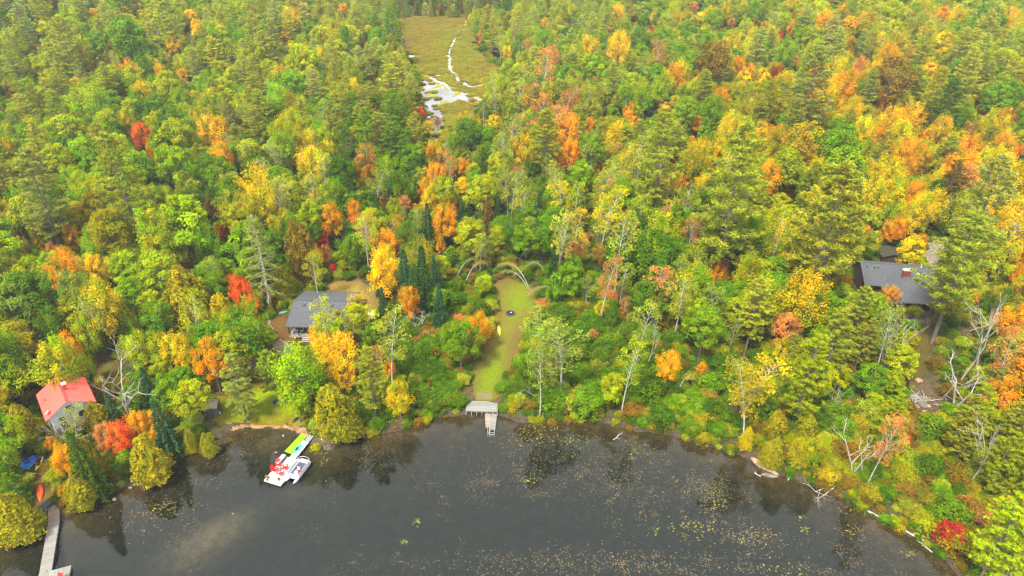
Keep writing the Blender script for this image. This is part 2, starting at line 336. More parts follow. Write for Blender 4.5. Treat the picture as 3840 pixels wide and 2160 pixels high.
_, MARSH = sheet('marsh', MARSH_PX, tintmat('marsh_sedge', scale=1.2, amt=.35, bump=1.), .25, 1.1, .8, col=marsh_col)
# marsh pools and the creek: flat water pieces with torn edges just above the sedge
def pools():
    px = {'a': [(1575, 350), (1585, 300), (1640, 298), (1660, 320), (1700, 352), (1690, 385), (1650, 400), (1668, 430), (1665, 480), (1640, 540), (1615, 545), (1600, 480), (1580, 420)],
          'b': [(1718, 375), (1735, 360), (1742, 300), (1752, 318), (1742, 345), (1748, 372), (1800, 388), (1830, 378), (1805, 400), (1765, 425), (1755, 418), (1790, 395)],
          'c': [(1650, 545), (1690, 520), (1720, 560), (1690, 590), (1655, 590)]}
    V = []; F = []; step = .55
    P = {k: list(zip(*und([p[0] for p in v], [p[1] for p in v])[:2])) for k, v in px.items()}
    lines = [([(1768, 60), (1750, 75), (1738, 125), (1730, 130), (1705, 150), (1688, 195), (1682, 210), (1688, 265), (1708, 285), (1720, 305), (1740, 318)], .55),
             ([(1700, 352), (1672, 322), (1650, 310)], .9), ([(1690, 385), (1720, 365), (1745, 355)], 1.2), ([(1756, 328), (1790, 325), (1822, 322)], .8), ([(1626, 300), (1605, 288), (1650, 286)], .7), ([(1520, 208), (1540, 214)], 1.4), ([(1750, 370), (1778, 368), (1800, 378)], .9)]
    LP = [(list(zip(*und([p[0] for p in l], [p[1] for p in l])[:2])), w) for l, w in lines]
    allp = [q for v in P.values() for q in v]+[q for l, _ in LP for q in l]
    a = np.array(allp); X, Y = np.meshgrid(np.arange(a[:, 0].min()-3, a[:, 0].max()+3, step), np.arange(a[:, 1].min()-3, a[:, 1].max()+3, step))
    cx = X[:-1, :-1]+step/2; cy = Y[:-1, :-1]+step/2; keep = np.zeros(cx.shape, bool)
    for k, v in P.items():
        d = pdist(cx, cy, v); d = np.where(inpoly(cx, cy, v), d, -d)
        keep |= (d > (fbm(cx, cy*.6, 5)-.5)*4) & (fbm(cx+40, cy*.5, 4) < .71)
    for l, w in LP:
        d = pdist(cx, cy, l, False); keep |= d < w*.9*(.4+1.5*fbm(cx*1.3, cy, 6))*(fbm(cx, cy, 9) > .36)
    Z = hgt(X, Y); zz = np.median(Z)
    i = np.arange(X.size).reshape(X.shape); F = np.stack([i[:-1, :-1], i[:-1, 1:], i[1:, 1:], i[1:, :-1]], -1)[keep]
    used, inv = np.unique(F, return_inverse=True); V = np.stack([X, Y, Z+.32], -1).reshape(-1, 3)[used]
    me = np_mesh('marsh_water', V, inv.reshape(-1, 4), water_mat('marsh_water', .08, .8, .05, (.35, .37, .38), ior=2.1))
    tag(obj('marsh_water', me), kind='structure')
    return P, LP
POOLS, CREEK = pools()

# ------------------------------------------------------------ trees: meshes
def unit(v): return v/np.maximum(np.linalg.norm(v, axis=-1, keepdims=True), 1e-9)
def cards(P, N, size, asp, r, D=None, jit=.3):
    n = len(P); N = unit(N)
    if D is None: D = r.normal(size=(n, 3))
    U = unit(D-N*(D*N).sum(1, keepdims=True)); Vv = np.cross(N, U); a = (size*(1-jit+2*jit*r.random(n)))[:, None] if np.ndim(size) == 0 else (size*(1-jit+2*jit*r.random(n)))[:, None]
    b_ = a*asp; k = a*.12*N
    Q = np.stack([P+U*a-k, P+Vv*b_+k, P-U*a-k, P-Vv*b_+k], 1)
    return Q
def pack(Qs, Ts):
    Q = np.concatenate(Qs); T = np.concatenate(Ts); V = Q.reshape(-1, 3); F = np.arange(len(V)).reshape(-1, 4); return V, F, T
def tone(n, r, base=1., var=.16, warm=.12):
    v = base*(1+var*r.normal(size=n)); w = warm*r.normal(size=n)
    return np.clip(np.stack([v*(1+w), v, v*(1-w*.8)], 1), .3, 2.2)
def limb(m, p0, p1, r0, r1, r, sag=.0, n=5, seg=4):
    p0 = np.array(p0, float); p1 = np.array(p1, float); L = np.linalg.norm(p1-p0); P = []
    for i in range(seg+1):
        t = i/seg; q = p0+(p1-p0)*t+np.array([0, 0, sag*L*4*t*(1-t)])
        if 0 < i < seg: q = q+r.normal(size=3)*L*.025
        P.append(tuple(q))
    m.tube(P, [r0+(r1-r0)*i/seg for i in range(seg+1)], n)
def gen_round(seed, H=12., R=3.3, ncl=46, nl=120, leaf=.16, low=.30, elong=0., up=.0, mixw=.10):
    r = np.random.default_rng(seed); m = MB(); Q = []; T = []
    zc = H*(.5+low/2); hz = H*(1-low)/2; lean = r.normal(size=2)*.35
    th0 = r.random()*6; wob = 1+.22*r.normal(size=7)
    top = np.array([lean[0], lean[1], H*.82]); m.tube([(0, 0, -.8), (lean[0]*.3, lean[1]*.3, H*.3), (lean[0]*.6, lean[1]*.6, H*.6), tuple(top)], [.24, .18, .11, .03], 7)
    for i in range(ncl):
        f = (i+.5)/ncl; cz = 1-1.75*f; th = th0+i*2.39996+r.normal()*.25; s = math.sqrt(max(0, 1-cz*cz))
        w = wob[int(th/6.2832*7) % 7]; rad = (.62+.34*r.random())*w
        c = np.array([cos(th)*s*R*rad+lean[0]*.7, sin(th)*s*R*rad+lean[1]*.7, zc+cz*hz*(.72+.22*r.random())])
        cr = R*(.22+.15*r.random())*(1-.15*(cz > .6)); n = int(nl*(.7+.6*r.random()))
        d = unit(r.normal(size=(n, 3))+np.array([0, 0, .45])); rr = cr*(.55+.5*r.random(n))[:, None]
        out = unit((c-np.array([lean[0]*.7, lean[1]*.7, zc-hz*.5]))[None])
        P = c+d*rr*np.array([1, 1, .75])+out*(r.random(n)[:, None]**2)*cr*(elong)+np.array([0, 0, 1])*(r.random(n)[:, None]**2)*cr*up
        Q.append(cards(P, d*.6+out*.3+np.array([0, 0, .55])+r.normal(size=(n, 3))*.4, leaf, .72, r)); ct = tone(1, r, 1., .19, mixw)
        T.append(ct*tone(n, r, 1., .15, .07))
        if i % 2 == 0:
            a = min(.75, .3+.45*max(0, (c[2]-H*low)/H)); limb(m, (lean[0]*a, lean[1]*a, H*a*.95), c*.93+np.array([0, 0, -.2]), .075, .02, r, -.03)
    n = 260; d = unit(r.normal(size=(n, 3))); P = np.array([lean[0]*.7, lean[1]*.7, zc])+d*np.array([R, R, hz])*(.3+.42*r.random(n))[:, None]
    Q.append(cards(P, r.normal(size=(n, 3))+[0, 0, .7], leaf*1.5, .8, r)); T.append(tone(n, r, .95, .15, .1))
    return m, pack(Q, T), H, R, zc/H
def gen_flame(seed, H=12., R=2.9):             # open maple: feathery clumps swept outwards and up
    return gen_round(seed, H, R, ncl=38, nl=115, leaf=.145, low=.22, elong=1.5, up=1.6, mixw=.18)
def gen_pine(seed, H=19., R=3.9, bare=.28, nw=17, dens=1.):
    r = np.random.default_rng(seed); m = MB(); Q = []; T = []; lx = r.normal()*.4; ly = r.normal()*.4
    m.tube([(0, 0, -.8), (lx*.3, ly*.3, H*.35), (lx*.7, ly*.7, H*.7), (lx, ly, H*.99)], [.27, .2, .12, .02], 7)
    for k in range(nw):
        t = k/(nw-1); z = H*(bare+(1-bare)*t**.9); nb = 5 if t < .9 else 4; ax = np.array([lx, ly])*z/H
        prof = R*(.55+.55*min(1, t*3.5))*(1-t)**.62+.35
        for j in range(nb):
            if r.random() < .13: continue
            th = k*1.3+j*2*pi/nb+r.normal()*.25; L = prof*(.6+.55*r.random()); tilt = .10+.45*t+r.normal()*.07
            dr = np.array([cos(th), sin(th), tilt]); p0 = np.array([ax[0], ax[1], z]); p1 = p0+dr*L
            limb(m, p0, p1, .05*(1-t)+.02, .012, r, -.05, 4, 3)
            nt = max(2, int((3+L*2.0)*dens))
            for q in range(nt):
                f = .32+.72*(q+r.random())/nt; side = np.array([-sin(th), cos(th), 0])*r.normal()*.2*L*(1.1-f*.4); c = p0+dr*L*f+side+np.array([0, 0, .05+r.random()*.12])
                n = int(34); dd = unit(np.stack([r.normal(size=n)*1.+dr[0]*.9, r.normal(size=n)*1.+dr[1]*.9, r.normal(size=n)*.38+.4], 1))
                P = c+dd*.36*(.4+.6*r.random(n))[:, None]
                Q.append(cards(P, np.cross(dd, r.normal(size=(n, 3)))+[0, 0, .8], .22, .24, r, D=dd)); T.append(tone(1, r, 1., .13, .08)*tone(n, r, 1., .13, .06))
    return m, pack(Q, T), H, R*.86, .62
def gen_spruce(seed, H=13., R=1.9):
    r = np.random.default_rng(seed); m = MB(); Q = []; T = []; m.tube([(0, 0, -.6), (0, 0, H*.5), (0, 0, H)], [.18, .1, .015], 6)
    nw = 26
    for k in range(nw):
        t = k/(nw-1); z = H*(.08+.9*t); L0 = R*(1-t)**.85+.12
        for j in range(7):
            th = k*.9+j*.8976+r.normal()*.1; L = L0*(.8+.35*r.random()); dr = np.array([cos(th), sin(th), -.28+.5*t]); p0 = np.array([0, 0, z])
            nt = max(1, int(L*3.0))
            if j < 3: limb(m, p0, p0+dr*L*.8, .03, .01, r, .0, 3, 1)
            for q in range(nt):
                f = .25+.8*(q+.5)/nt; n = 9; dd = unit(np.stack([r.normal(size=n)*.6+dr[0], r.normal(size=n)*.6+dr[1], r.normal(size=n)*.3-.05], 1))
                Q.append(cards(p0+dr*L*f+dd*.16, np.cross(dd, r.normal(size=(n, 3)))+[0, 0, .8], .24, .42, r, D=dd)); T.append(tone(1, r, 1., .12, .05)*tone(n, r, 1., .12, .05))
    return m, pack(Q, T), H, R, .42
def gen_cedar(seed, H=9., R=2.2, tips=3):
    r = np.random.default_rng(seed); m = MB(); Q = []; T = []; m.tube([(0, 0, -.6), (0, 0, H*.5), (0, 0, H*.93)], [.2, .12, .02], 6)
    ax = [(r.normal()*.7, r.normal()*.7, 1-.2*i) for i in range(tips)]
    n = 11000; t = r.random(n)**.85; th = r.random(n)*2*pi; which = r.integers(0, tips, n); A = np.array(ax)[which]
    prof = np.sin(np.clip(t*1.02, 0, 1)**.62*pi)**.62*(.95-.35*t)
    lob = 1+.17*np.sin(th*4+t*7+seed)+.14*np.sin(th*7-t*12+seed*2)+.12*np.sin(t*33+th*3)+.1*np.sin(th*15+t*21)
    rr = R*prof*lob*(.6+.42*r.random(n)**.6); z = H*(.05+.95*t)*A[:, 2]
    P = np.stack([A[:, 0]+rr*np.cos(th), A[:, 1]+rr*np.sin(th), z], 1); out = np.stack([np.cos(th), np.sin(th), .55+.6*t], 1)
    cell = (np.floor(th*3.2)+np.floor(t*14)*31+which*977).astype(int) % 997; ct = tone(997, r, 1., .24, .14)[cell]
    Q.append(cards(P, out+r.normal(size=(n, 3))*.8, .115, .6, r)); T.append(ct*tone(n, r, 1., .14, .07))
    n = 500; t = r.random(n); th = r.random(n)*2*pi; rr = R*.55*np.sin(t*pi)**.6; P = np.stack([rr*np.cos(th), rr*np.sin(th), H*(.08+.8*t)], 1)
    Q.append(cards(P, r.normal(size=(n, 3)), .3, .8, r)); T.append(tone(n, r, .95, .1, .05))
    return m, pack(Q, T), H, R, .48
def gen_birch(seed, H=13., R=1.9, dens=1.):
    r = np.random.default_rng(seed); m = MB(); Q = []; T = []; a = r.normal(size=2)*.5; b2 = r.normal(size=2)*.9
    spine = lambda t: np.array([a[0]*t+b2[0]*t*t, a[1]*t+b2[1]*t*t, H*t])
    m.tube([tuple(spine(t)-np.array([0, 0, .6*(t == 0)])) for t in (0, .15, .3, .45, .6, .75, .88, 1)], [.13, .12, .105, .09, .07, .05, .03, .012], 6)
    for i in range(26):
        t = .42+.58*(i+.5)/26; th = i*2.4+r.normal()*.4; L = R*(.35+.75*math.sin(min(1, (t-.36)/.64)*pi)**.8)*(.6+.6*r.random())
        p0 = spine(t-.05); c = spine(t)+np.array([cos(th)*L, sin(th)*L, .35*L+.2]); limb(m, p0, c, .035, .01, r, .02, 4, 3)
        n = int(54*dens*(.5+r.random())); d = unit(r.normal(size=(n, 3))); P = c+d*(.5+.35*r.random(n))[:, None]*np.array([1, 1, .85])
        Q.append(cards(P, d*.4+[0, 0, .6]+r.normal(size=(n, 3))*.5, .14, .75, r)); T.append(tone(1, r, 1., .15, .1)*tone(n, r, 1., .15, .07))
    return m, pack(Q, T), H, R, .7
def branchy(m, p, d, L, rad, r, depth, spread=.6, upb=.15, n=5):
    d = d/np.linalg.norm(d); P = [p]; q = p.copy(); seg = 3
    for i in range(seg): d = d+r.normal(size=3)*.09+np.array([0, 0, upb*.15]); d /= np.linalg.norm(d); q = q+d*L/seg; P.append(q.copy())
    m.tube([tuple(x) for x in P], [rad*(1-.5*i/seg) if depth else rad*(1-.85*i/seg) for i in range(seg+1)], n if depth > 1 else 4)
    if depth == 0: return
    for k in range(3 if depth > 1 else 4):
        i = 1+k % 3; dd = d+r.normal(size=3)*spread+np.array([0, 0, upb]); branchy(m, P[i] if k else P[-1], dd, L*(.45+.3*r.random()), rad*.5, r, depth-1, spread, upb, 4)
def gen_dead(seed, H=9., stems=1, spread=.65, upb=.25, rad=.13):
    r = np.random.default_rng(seed); m = MB()
    for s in range(stems):
        a = r.random()*6.28; d = np.array([cos(a)*.28*(stems > 1), sin(a)*.28*(stems > 1), 1.])+r.normal(size=3)*.06
        branchy(m, np.array([r.normal()*.12, r.normal()*.12, -.4]), d, H*.55, rad, r, 3, spread, upb, 6)
    return m, None, H, H*.33, .6
def gen_snag(seed, H=13.):                      # nearly bare conifer with drooping grey-green needles
    r = np.random.default_rng(seed); m = MB(); Q = []; T = []; m.tube([(0, 0, -.6), (r.normal()*.3, r.normal()*.3, H*.5), (r.normal()*.4, r.normal()*.4, H)], [.2, .13, .02], 6)
    for k in range(60):
        t = k/60; z = H*(.18+.8*t); th = k*2.4; L = 2.2*(1-t)**.7+.3; dr = np.array([cos(th), sin(th), -.1+.3*t]); p0 = np.array([0, 0, z]); limb(m, p0, p0+dr*L, .035, .008, r, .06, 4, 3)
        n = 46; f = r.random(n)*.8+.25; dd = unit(np.stack([r.normal(size=n)*.7+dr[0], r.normal(size=n)*.7+dr[1], r.normal(size=n)*.3-.4], 1))
        Q.append(cards(p0+dr*L*f[:, None]+dd*.12+r.normal(size=(n, 3))*.1, r.normal(size=(n, 3)), .17, .35, r, D=dd)); T.append(tone(n, r, 1., .15, .05))
    return m, pack(Q, T), H, 1.9, .5
def gen_shrub(seed, H=2.6, R=1.7, leaf=.10):
    r = np.random.default_rng(seed); m = MB(); Q = []; T = []
    for i in range(17):
        th = i*2.4; s = R*math.sqrt((i+.5)/17)*.85; z = H*(.82-.45*(s/R)**2)*(.75+.35*r.random()); c = np.array([cos(th)*s, sin(th)*s, z])
        if i % 2 == 0: limb(m, (0, 0, -.3), c, .04, .012, r, .0, 4, 2)
        n = int(135*(.6+.6*r.random())); d = unit(r.normal(size=(n, 3))+[0, 0, .5]); cr = R*(.28+.12*r.random()); P = c+d*cr*(.5+.6*r.random(n))[:, None]*np.array([1, 1, .8])
        Q.append(cards(P, d*.5+[0, 0, .6]+r.normal(size=(n, 3))*.5, leaf, .75, r)); T.append(tone(1, r, 1., .16, .1)*tone(n, r, 1., .15, .07))
    n = 220; th = r.random(n)*6.28; s = R*np.sqrt(r.random(n))*1.02; P = np.stack([s*np.cos(th), s*np.sin(th), H*.5*r.random(n)*(1-.5*s/R)], 1)
    Q.append(cards(P, r.normal(size=(n, 3))+[0, 0, .5], leaf*1.5, .8, r)); T.append(tone(n, r, .95, .15, .08))
    return m, pack(Q, T), H, R, .5
LIB = {}
def lib(kind, gens, bark):
    out = []
    for i, (m, pk, H, R, zc) in enumerate(gens):
        mt = bpy.data.meshes.new(kind+'_trunk'); mt.from_pydata([tuple(map(float, p)) for p in m.v], [], m.f); mt.materials.append(bark)
        mc = np_mesh(kind+'_crown', pk[0], pk[1], M_LEAF, pk[2]) if pk else None
        out.append((mt, mc, H, R, zc))
    LIB[kind] = out
lib('broadleaf_tree', [gen_round(s, H=11+s % 3, R=3.1+.25*(s % 3)) for s in range(1, 9)], M_BARK)
lib('maple_tree', [gen_flame(s, H=11+(s % 3)) for s in range(20, 27)], M_BARK)
lib('pine_tree', [gen_pine(s, H=17+s % 4, bare=.2+.05*(s % 3)) for s in range(40, 47)], M_BARK)
lib('spruce_tree', [gen_spruce(s) for s in range(60, 63)], M_BARK)
lib('cedar_tree', [gen_cedar(s, tips=1+s % 3) for s in range(70, 75)], M_BARK)
lib('birch_tree', [gen_birch(s) for s in range(80, 87)], M_PALE)
lib('dead_tree', [gen_dead(90), gen_dead(91, 8, 2), gen_dead(92, 9, 3, .55, .4), gen_dead(93, 7, 2, .9, .0), gen_dead(94, 10, 1, .5, .5)], M_DEAD)
lib('larch_tree', [gen_snag(s) for s in (100, 101)], M_PALE)
lib('shrub', [gen_shrub(s, 2.2+.3*(s % 3)) for s in range(110, 116)], M_BARK)

# photograph colours of the foliage, their names, and their albedos
CC = {'L': ((136, 170, 10), 'lime green'), 'G': ((102, 142, 12), 'bright green'), 'D': ((82, 116, 16), 'dark green'), 'P': ((154, 164, 42), 'olive green'),
      'Q': ((150, 162, 68), 'grey-green'), 'N': ((152, 166, 12), 'yellow-green'), 'Y': ((244, 192, 12), 'golden yellow'), 'O': ((222, 152, 10), 'orange'),
      'F': ((232, 100, 26), 'fiery red-orange'), 'R': ((172, 48, 34), 'deep red'), 'S': ((190, 128, 60), 'rusty'), 'B': ((132, 108, 28), 'brown-olive'),
      'C': ((154, 146, 18), 'golden olive'), 'T': ((66, 106, 56), 'blue-green'), 'W': ((136, 152, 46), 'pale green'), 'M': ((200, 178, 8), 'mustard yellow'), 'X': ((190, 185, 175), 'bare grey')}
HF = {'c': .82, 'm': .92}
KSH = {'b': 'broadleaf_tree', 'm': 'maple_tree', 'p': 'pine_tree', 's': 'spruce_tree', 'c': 'cedar_tree', 'w': 'birch_tree', 'd': 'dead_tree', 'l': 'larch_tree', 'h': 'shrub'}
TREES = []      # dict(kind, var, X, Y, Z, sx, sz, rz, col, code, px, py, w, feat)
def crown_place(px, py, wpx, kind, var, lean=0., hs=None):
    mt, mc, H, R, zc = LIB[kind][var]; s = 1.
    for _ in range(4):
        hh = s if hs is None else hs
        X, Y, Z = und(float(px), float(py), H*zc*hh); dep = proj(X, Y, Z+H*zc*hh)[2]; s = float(np.clip(wpx*dep/FPX/(2*R), .16, 2.2))
        if hs is None: hh = s
    h = s if hs is None else hs
    return float(X), float(Y), float(Z), s, h
def add_tree(code, px, py, w, kind=None, hs=None, rz=None, jit=.08):
    k = KSH[kind] if kind else ('maple_tree' if code in 'YOFRS' else 'broadleaf_tree')
    v = int(rng.integers(len(LIB[k]))); w = w*(.86 if code in 'OFRS' and w < 100 else .95); X, Y, Z, s, h = crown_place(px, py, w, k, v, hs=hs)
    if k == 'cedar_tree' and w > 80: X, Y, Z, s, h = crown_place(px, py, w, k, v, hs=s*.8)
    if sdist(np.array([X]), np.array([Y]))[0] < .3: Y += 1.5
    c = lin(CC[code][0])*KL*(1+jit*rng.normal()); c = np.clip(c*np.array([1+.06*rng.normal(), 1, 1]), 0, .95)
    TREES.append(dict(kind=k, var=v, X=X, Y=Y, Z=Z, sx=s, sz=h, rz=rng.random()*6.28 if rz is None else rz, col=c, code=code, px=px, py=py, w=w, feat=True, tilt=(0, 0)))
    return TREES[-1]
# hand-placed trees: code, x, y of the crown centre in the photograph, crown width, kind
FEAT = '''F530,520,70m F570,590,50m M481,488,70m Y719,67,55b Y742,108,60b Y652,175,60b Y686,287,35m Y287,332,65b S142,188,48b S358,268,42b Y358,56,42b O332,89,32b M533,60,38b Y35,363,32b O171,420,28b O473,246,26b
Y596,276,40m Y812,510,90m R790,15,25b S209,4,32b S682,127,24b M723,358,34b S48,7,34b G585,391,75b G466,138,130b G380,165,90b N120,265,90b L330,420,110m L500,640,150b L640,620,130b N230,610,120b P458,689,190p Q142,726,160p P250,180,110p P620,80,100p
O1064,142,46b M1094,175,38b O1288,41,48b O1303,7,24b O1433,294,26m M1418,317,44b F1571,425,46b M1608,477,44b O1866,447,55b M1850,468,62b Y1113,265,26b S1090,261,26b C1355,168,40b N1128,231,115b O1008,7,28b S1640,455,34b M1907,209,42m
Y2315,71,52m S2367,56,42b Y2321,198,75m M2200,201,72m Y2043,93,28m R2147,93,26b S2598,34,52b M2624,75,48b M2725,175,42m O2867,97,38b O2759,253,55m O2524,306,82m M2583,302,45b R2419,320,38b S2490,414,66b O2356,436,48b O2382,462,52b O2114,518,100m O2207,481,48m O2267,503,30m S2166,399,62w
L2345,373,72m L2419,376,75m L2483,339,72m L2218,253,95b O2609,462,62b O2595,525,32b M2852,496,72b M2792,298,60b R2289,231,22b Y2460,201,28m R2695,499,20b M2859,287,55b S2397,100,28b O2449,108,26b S2744,89,38b B2826,93,42b B2680,231,135b
O2969,119,50m F2928,130,32b Y3186,89,52b M2966,22,62b O3525,60,70b Y3793,75,52m O3186,168,38m B3193,195,44m S3215,261,62m O3323,235,75m S3413,209,52m M3528,175,92b Y3491,268,60b B3346,298,150b O3060,320,90m M3120,300,90m O3150,360,100m M3090,390,80m O3186,320,75m Y3126,414,65m R2917,287,42m S3323,395,78m Y3330,480,90m Y3395,470,90m M3370,530,90m R3461,443,52b O3763,458,62m R3797,443,34b O3655,399,28b O3692,414,34b
S2984,231,44b O2895,484,34b G3745,369,105b G3141,520,125b M3603,525,62b Y263,883,55m M142,913,38m M75,939,62m S201,943,48m O246,961,52m O239,1039,100m Y347,1021,88m S298,1006,60m R842,879,52m F678,1010,54m O913,656,38b S801,771,64b Y48,581,72m L697,820,185b O924,942,20b M298,808,92b M451,771,55b F902,1073,54m
M1001,570,52b Y1117,596,46m R1463,600,30b O1620,592,62m M1638,577,62m O1735,633,48m Y1735,697,58b F1579,738,38m M1620,756,64m O1683,782,58m S1515,760,60b S1444,752,45b O1560,779,34b O1657,846,95m O1705,875,45m O1649,928,36m B1832,831,58s T1765,801,38s T1731,816,36s T1869,801,40s T1608,875,66s O1251,831,88m F1307,831,26b R1210,913,48m S1221,961,48m R1247,1006,34b M1109,980,64m M1444,969,62m Y1437,1035,105m S1504,942,58m N1470,868,52w
Q980,990,125l C1075,1050,105c O1884,749,28w Y1957,577,78m O2140,588,90m M2091,607,55m Y2252,629,54b R2565,685,58m R2516,641,50m Y2513,704,78m Y2680,626,92m M2859,581,72m N2158,771,62w M2158,838,55w S1942,663,44w P2751,720,250p P2475,600,180p O2472,793,28m S2144,950,66m O2684,1043,76m O2714,1010,42m O2867,942,28m W2565,764,70w L2181,652,92b S2263,1054,62w S2591,898,72w B2255,950,62b
O3040,603,62m G3150,590,175b G3200,640,90b O3174,670,72m Y3364,577,54m Y3454,607,68m O3402,637,64m O3633,577,95m F3827,581,56m S3644,689,120w M3804,697,95m M3301,764,115m N3320,820,85m O3215,793,62m M3439,815,88m O3335,872,62m O3241,879,48m M3420,939,105b F3178,928,50m O2955,723,42m M3812,786,92b M3692,883,85b M3804,894,120w O3812,1032,64m P3110,850,280p P3607,1010,230p Q3700,782,190p Q3040,330,150p O3171,1062,52m B3560,700,100p
N239,1376,150m O261,1310,95m O149,1311,54b F900,1110,85m F945,1155,60m F880,1085,70m N719,1192,85w C700,1110,190c B650,1150,110c M820,1160,100c M723,1360,62m O794,1356,108m M604,1266,42m Q876,1453,125p O520,1590,80m F455,1640,90m S400,1650,90m O590,1580,60m O600,1630,60m M540,1660,70b C380,1453,88c C385,1570,110c C89,1583,125c Q253,1580,60w N540,1318,105m L485,1230,75m N727,1490,125b G690,1415,90b T565,1480,70s T430,1560,60s
O248,1730,85m O190,1668,46m O236,1842,38m C291,1881,118c C522,1765,150c C35,1962,165c D298,1800,110s C697,1676,66c C775,1691,66c L25,1715,90m G55,1850,90p L20,1640,110m T600,1650,90s
Y1275,1350,110m Y1225,1320,90m Y1187,1265,54m Y1280,1410,90m L1139,1420,165m L1110,1500,90m W1020,1395,105p C1236,1535,175c C1290,1560,130c N1208,1205,70w N1225,1215,80b N1330,1195,115b L1280,1235,80b M1340,1150,50w C1255,1195,60b W1452,1289,95w P1389,1415,125p O1463,1386,56m S1400,1348,60w M1497,1501,88m R1635,1326,40b G1724,1274,135b O1534,1136,82m T1437,1150,46s D1350,1330,80b
S2345,1150,36w S2225,1255,46b M2260,1160,52b G2640,1230,140b W2110,1290,150w W2030,1370,80w W2400,1215,80w N2350,1370,80w M2820,1400,120w C2830,1480,110w O2635,1385,42m R2900,1400,20b N2300,1440,90b
S2948,1240,120b N3025,1400,165p P3130,1290,150p N3120,1215,72b W3340,1240,90w N3395,1350,110b G3270,1420,110b P3210,1180,115p O3335,1110,60m O3810,1230,115m S3790,1350,90w O3760,1500,110m N3650,1560,140p Q3730,1450,90p N3340,1590,125p S3320,1640,80w C2990,1690,95c C2920,1600,95c C2890,1700,70c C3035,1610,90c C2905,1690,80c M2800,1640,60c F3490,1790,54h F3400,1640,50h
N3775,2000,190p N3810,2100,140p P3640,1620,120p P3800,1600,120p S3640,1500,40b M3560,1640,50b'''
for ent in FEAT.split():
    code = ent[0]; k = ent[-1]; x, y, w = ent[1:-1].split(','); add_tree(code, float(x), float(y), float(w)*(1.0 if k in 'pcsl' else 1.04), k, hs=(1.1 if k == 'w' and float(w) > 60 else None))

for i in range(26):
    add_tree('GPQGB'[i % 5], 1490+i*17+rng.normal()*5, 26+10*rng.random(), 20+12*rng.random(), 's' if i % 3 else 'b')
# areas of the photograph that stay visible: no crown may stand in front of them
KEEP = [([(134, 1479), (211, 1405), (320, 1411), (360, 1500), (345, 1560), (320, 1620), (250, 1560), (171, 1576)], 0), ([(1073, 1226), (1100, 1130), (1312, 1127), (1310, 1140), (1170, 1180), (1160, 1262), (1080, 1260)], 0), ([(990, 1195), (1010, 1192), (1060, 1290), (1100, 1335), (1075, 1340), (1020, 1285)], 0), ([(3455, 985), (3470, 930), (3550, 895), (3565, 930), (3530, 1000)], 0),
        ([(3226, 980), (3512, 998), (3500, 1080), (3488, 1160), (3420, 1158), (3410, 1120), (3310, 1090)], 0), ([(3300, 950), (3345, 940), (3392, 975), (3392, 990), (3305, 985)], 0),
        ([(785, 1500), (820, 1500), (830, 1560), (780, 1560)], 0), ([(90, 1720), (200, 1720), (215, 1790), (215, 1900), (225, 1960), (150, 1960), (130, 1850)], 0),
        ([(330, 1755), (345, 1750), (370, 1785), (360, 1795)], 0), ([(1740, 1470), (1865, 1490), (1868, 1560), (1740, 1550)], 0), ([(1050, 1160), (1090, 1150), (1090, 1180), (1050, 1185)], 0), ([(1383, 1170), (1405, 1170), (1405, 1215), (1383, 1215)], 0),
        ([(2830, 1725), (2900, 1775), (2890, 1790), (2830, 1755)], 0), ([(1270, 1585), (1330, 1590), (1310, 1640), (1275, 1635)], 0)]
KEEPW = {k: v for k, v in CLEAR.items()}
def sample_poly(P, step):
    xs = [p[0] for p in P]; ys = [p[1] for p in P]; X, Y = np.meshgrid(np.arange(min(xs), max(xs)+step, step), np.arange(min(ys), max(ys)+step, step)); X = X.ravel(); Y = Y.ravel()
    k = inpoly(X, Y, P); return X[k], Y[k]
KEEP += [([(1860, 1212), (1882, 1212), (1884, 1265), (1864, 1262)], 0), ([(1890, 1160), (1938, 1160), (1938, 1195), (1890, 1195)], 0), ([(1025, 1495), (1060, 1495), (1060, 1525), (1025, 1525)], 0), ([(1090, 1550), (1130, 1550), (1125, 1590), (1090, 1590)], 0), ([(3400, 1490), (3500, 1490), (3500, 1545), (3400, 1545)], 0), ([(3430, 1415), (3465, 1415), (3465, 1440), (3430, 1440)], 0)]
KEEP += [([(1710, 985), (1860, 960), (1880, 1010), (1735, 1065)], 0), ([(1870, 985), (1960, 940), (2050, 960), (2050, 1095), (1985, 1090)], 0), ([(3570, 1250), (3610, 1150), (3700, 1100), (3745, 1150), (3670, 1380), (3600, 1520), (3560, 1520)], 0), ([(3300, 1380), (3300, 1200), (3400, 1180), (3370, 1300), (3330, 1390)], 0)]
KEEP += [([(1580, 345), (1590, 302), (1640, 300), (1700, 352), (1745, 318), (1745, 345), (1800, 390), (1760, 422), (1690, 385), (1665, 400), (1668, 440), (1662, 480), (1640, 535), (1618, 535), (1600, 480), (1585, 420)], 0)]
EXACT = [list(zip(*und([p[0] for p in P], [p[1] for p in P])[:2])) for P in ([(1738, 1465), (1875, 1465), (1875, 1570), (1738, 1560)], [(180, 1885), (230, 1885), (225, 1975), (180, 1975)], [(70, 1705), (190, 1700), (190, 1790), (60, 1790)], [(125, 1800), (170, 1800), (172, 1890), (130, 1890)], [(1035, 1160), (1092, 1155), (1092, 1185), (1035, 1190)],
    [(1380, 1165), (1410, 1165), (1410, 1225), (1380, 1225)], [(780, 1510), (835, 1510), (840, 1565), (780, 1565)], [(3400, 1485), (3560, 1485), (3560, 1550), (3400, 1550)], [(2825, 1720), (2915, 1780), (2880, 1800), (2820, 1770)], [(1265, 1585), (1335, 1585), (1320, 1645), (1265, 1645)], [(325, 1745), (370, 1745), (370, 1795), (325, 1795)], [(1140, 1620), (1185, 1620), (1180, 1665), (1130, 1665)])]
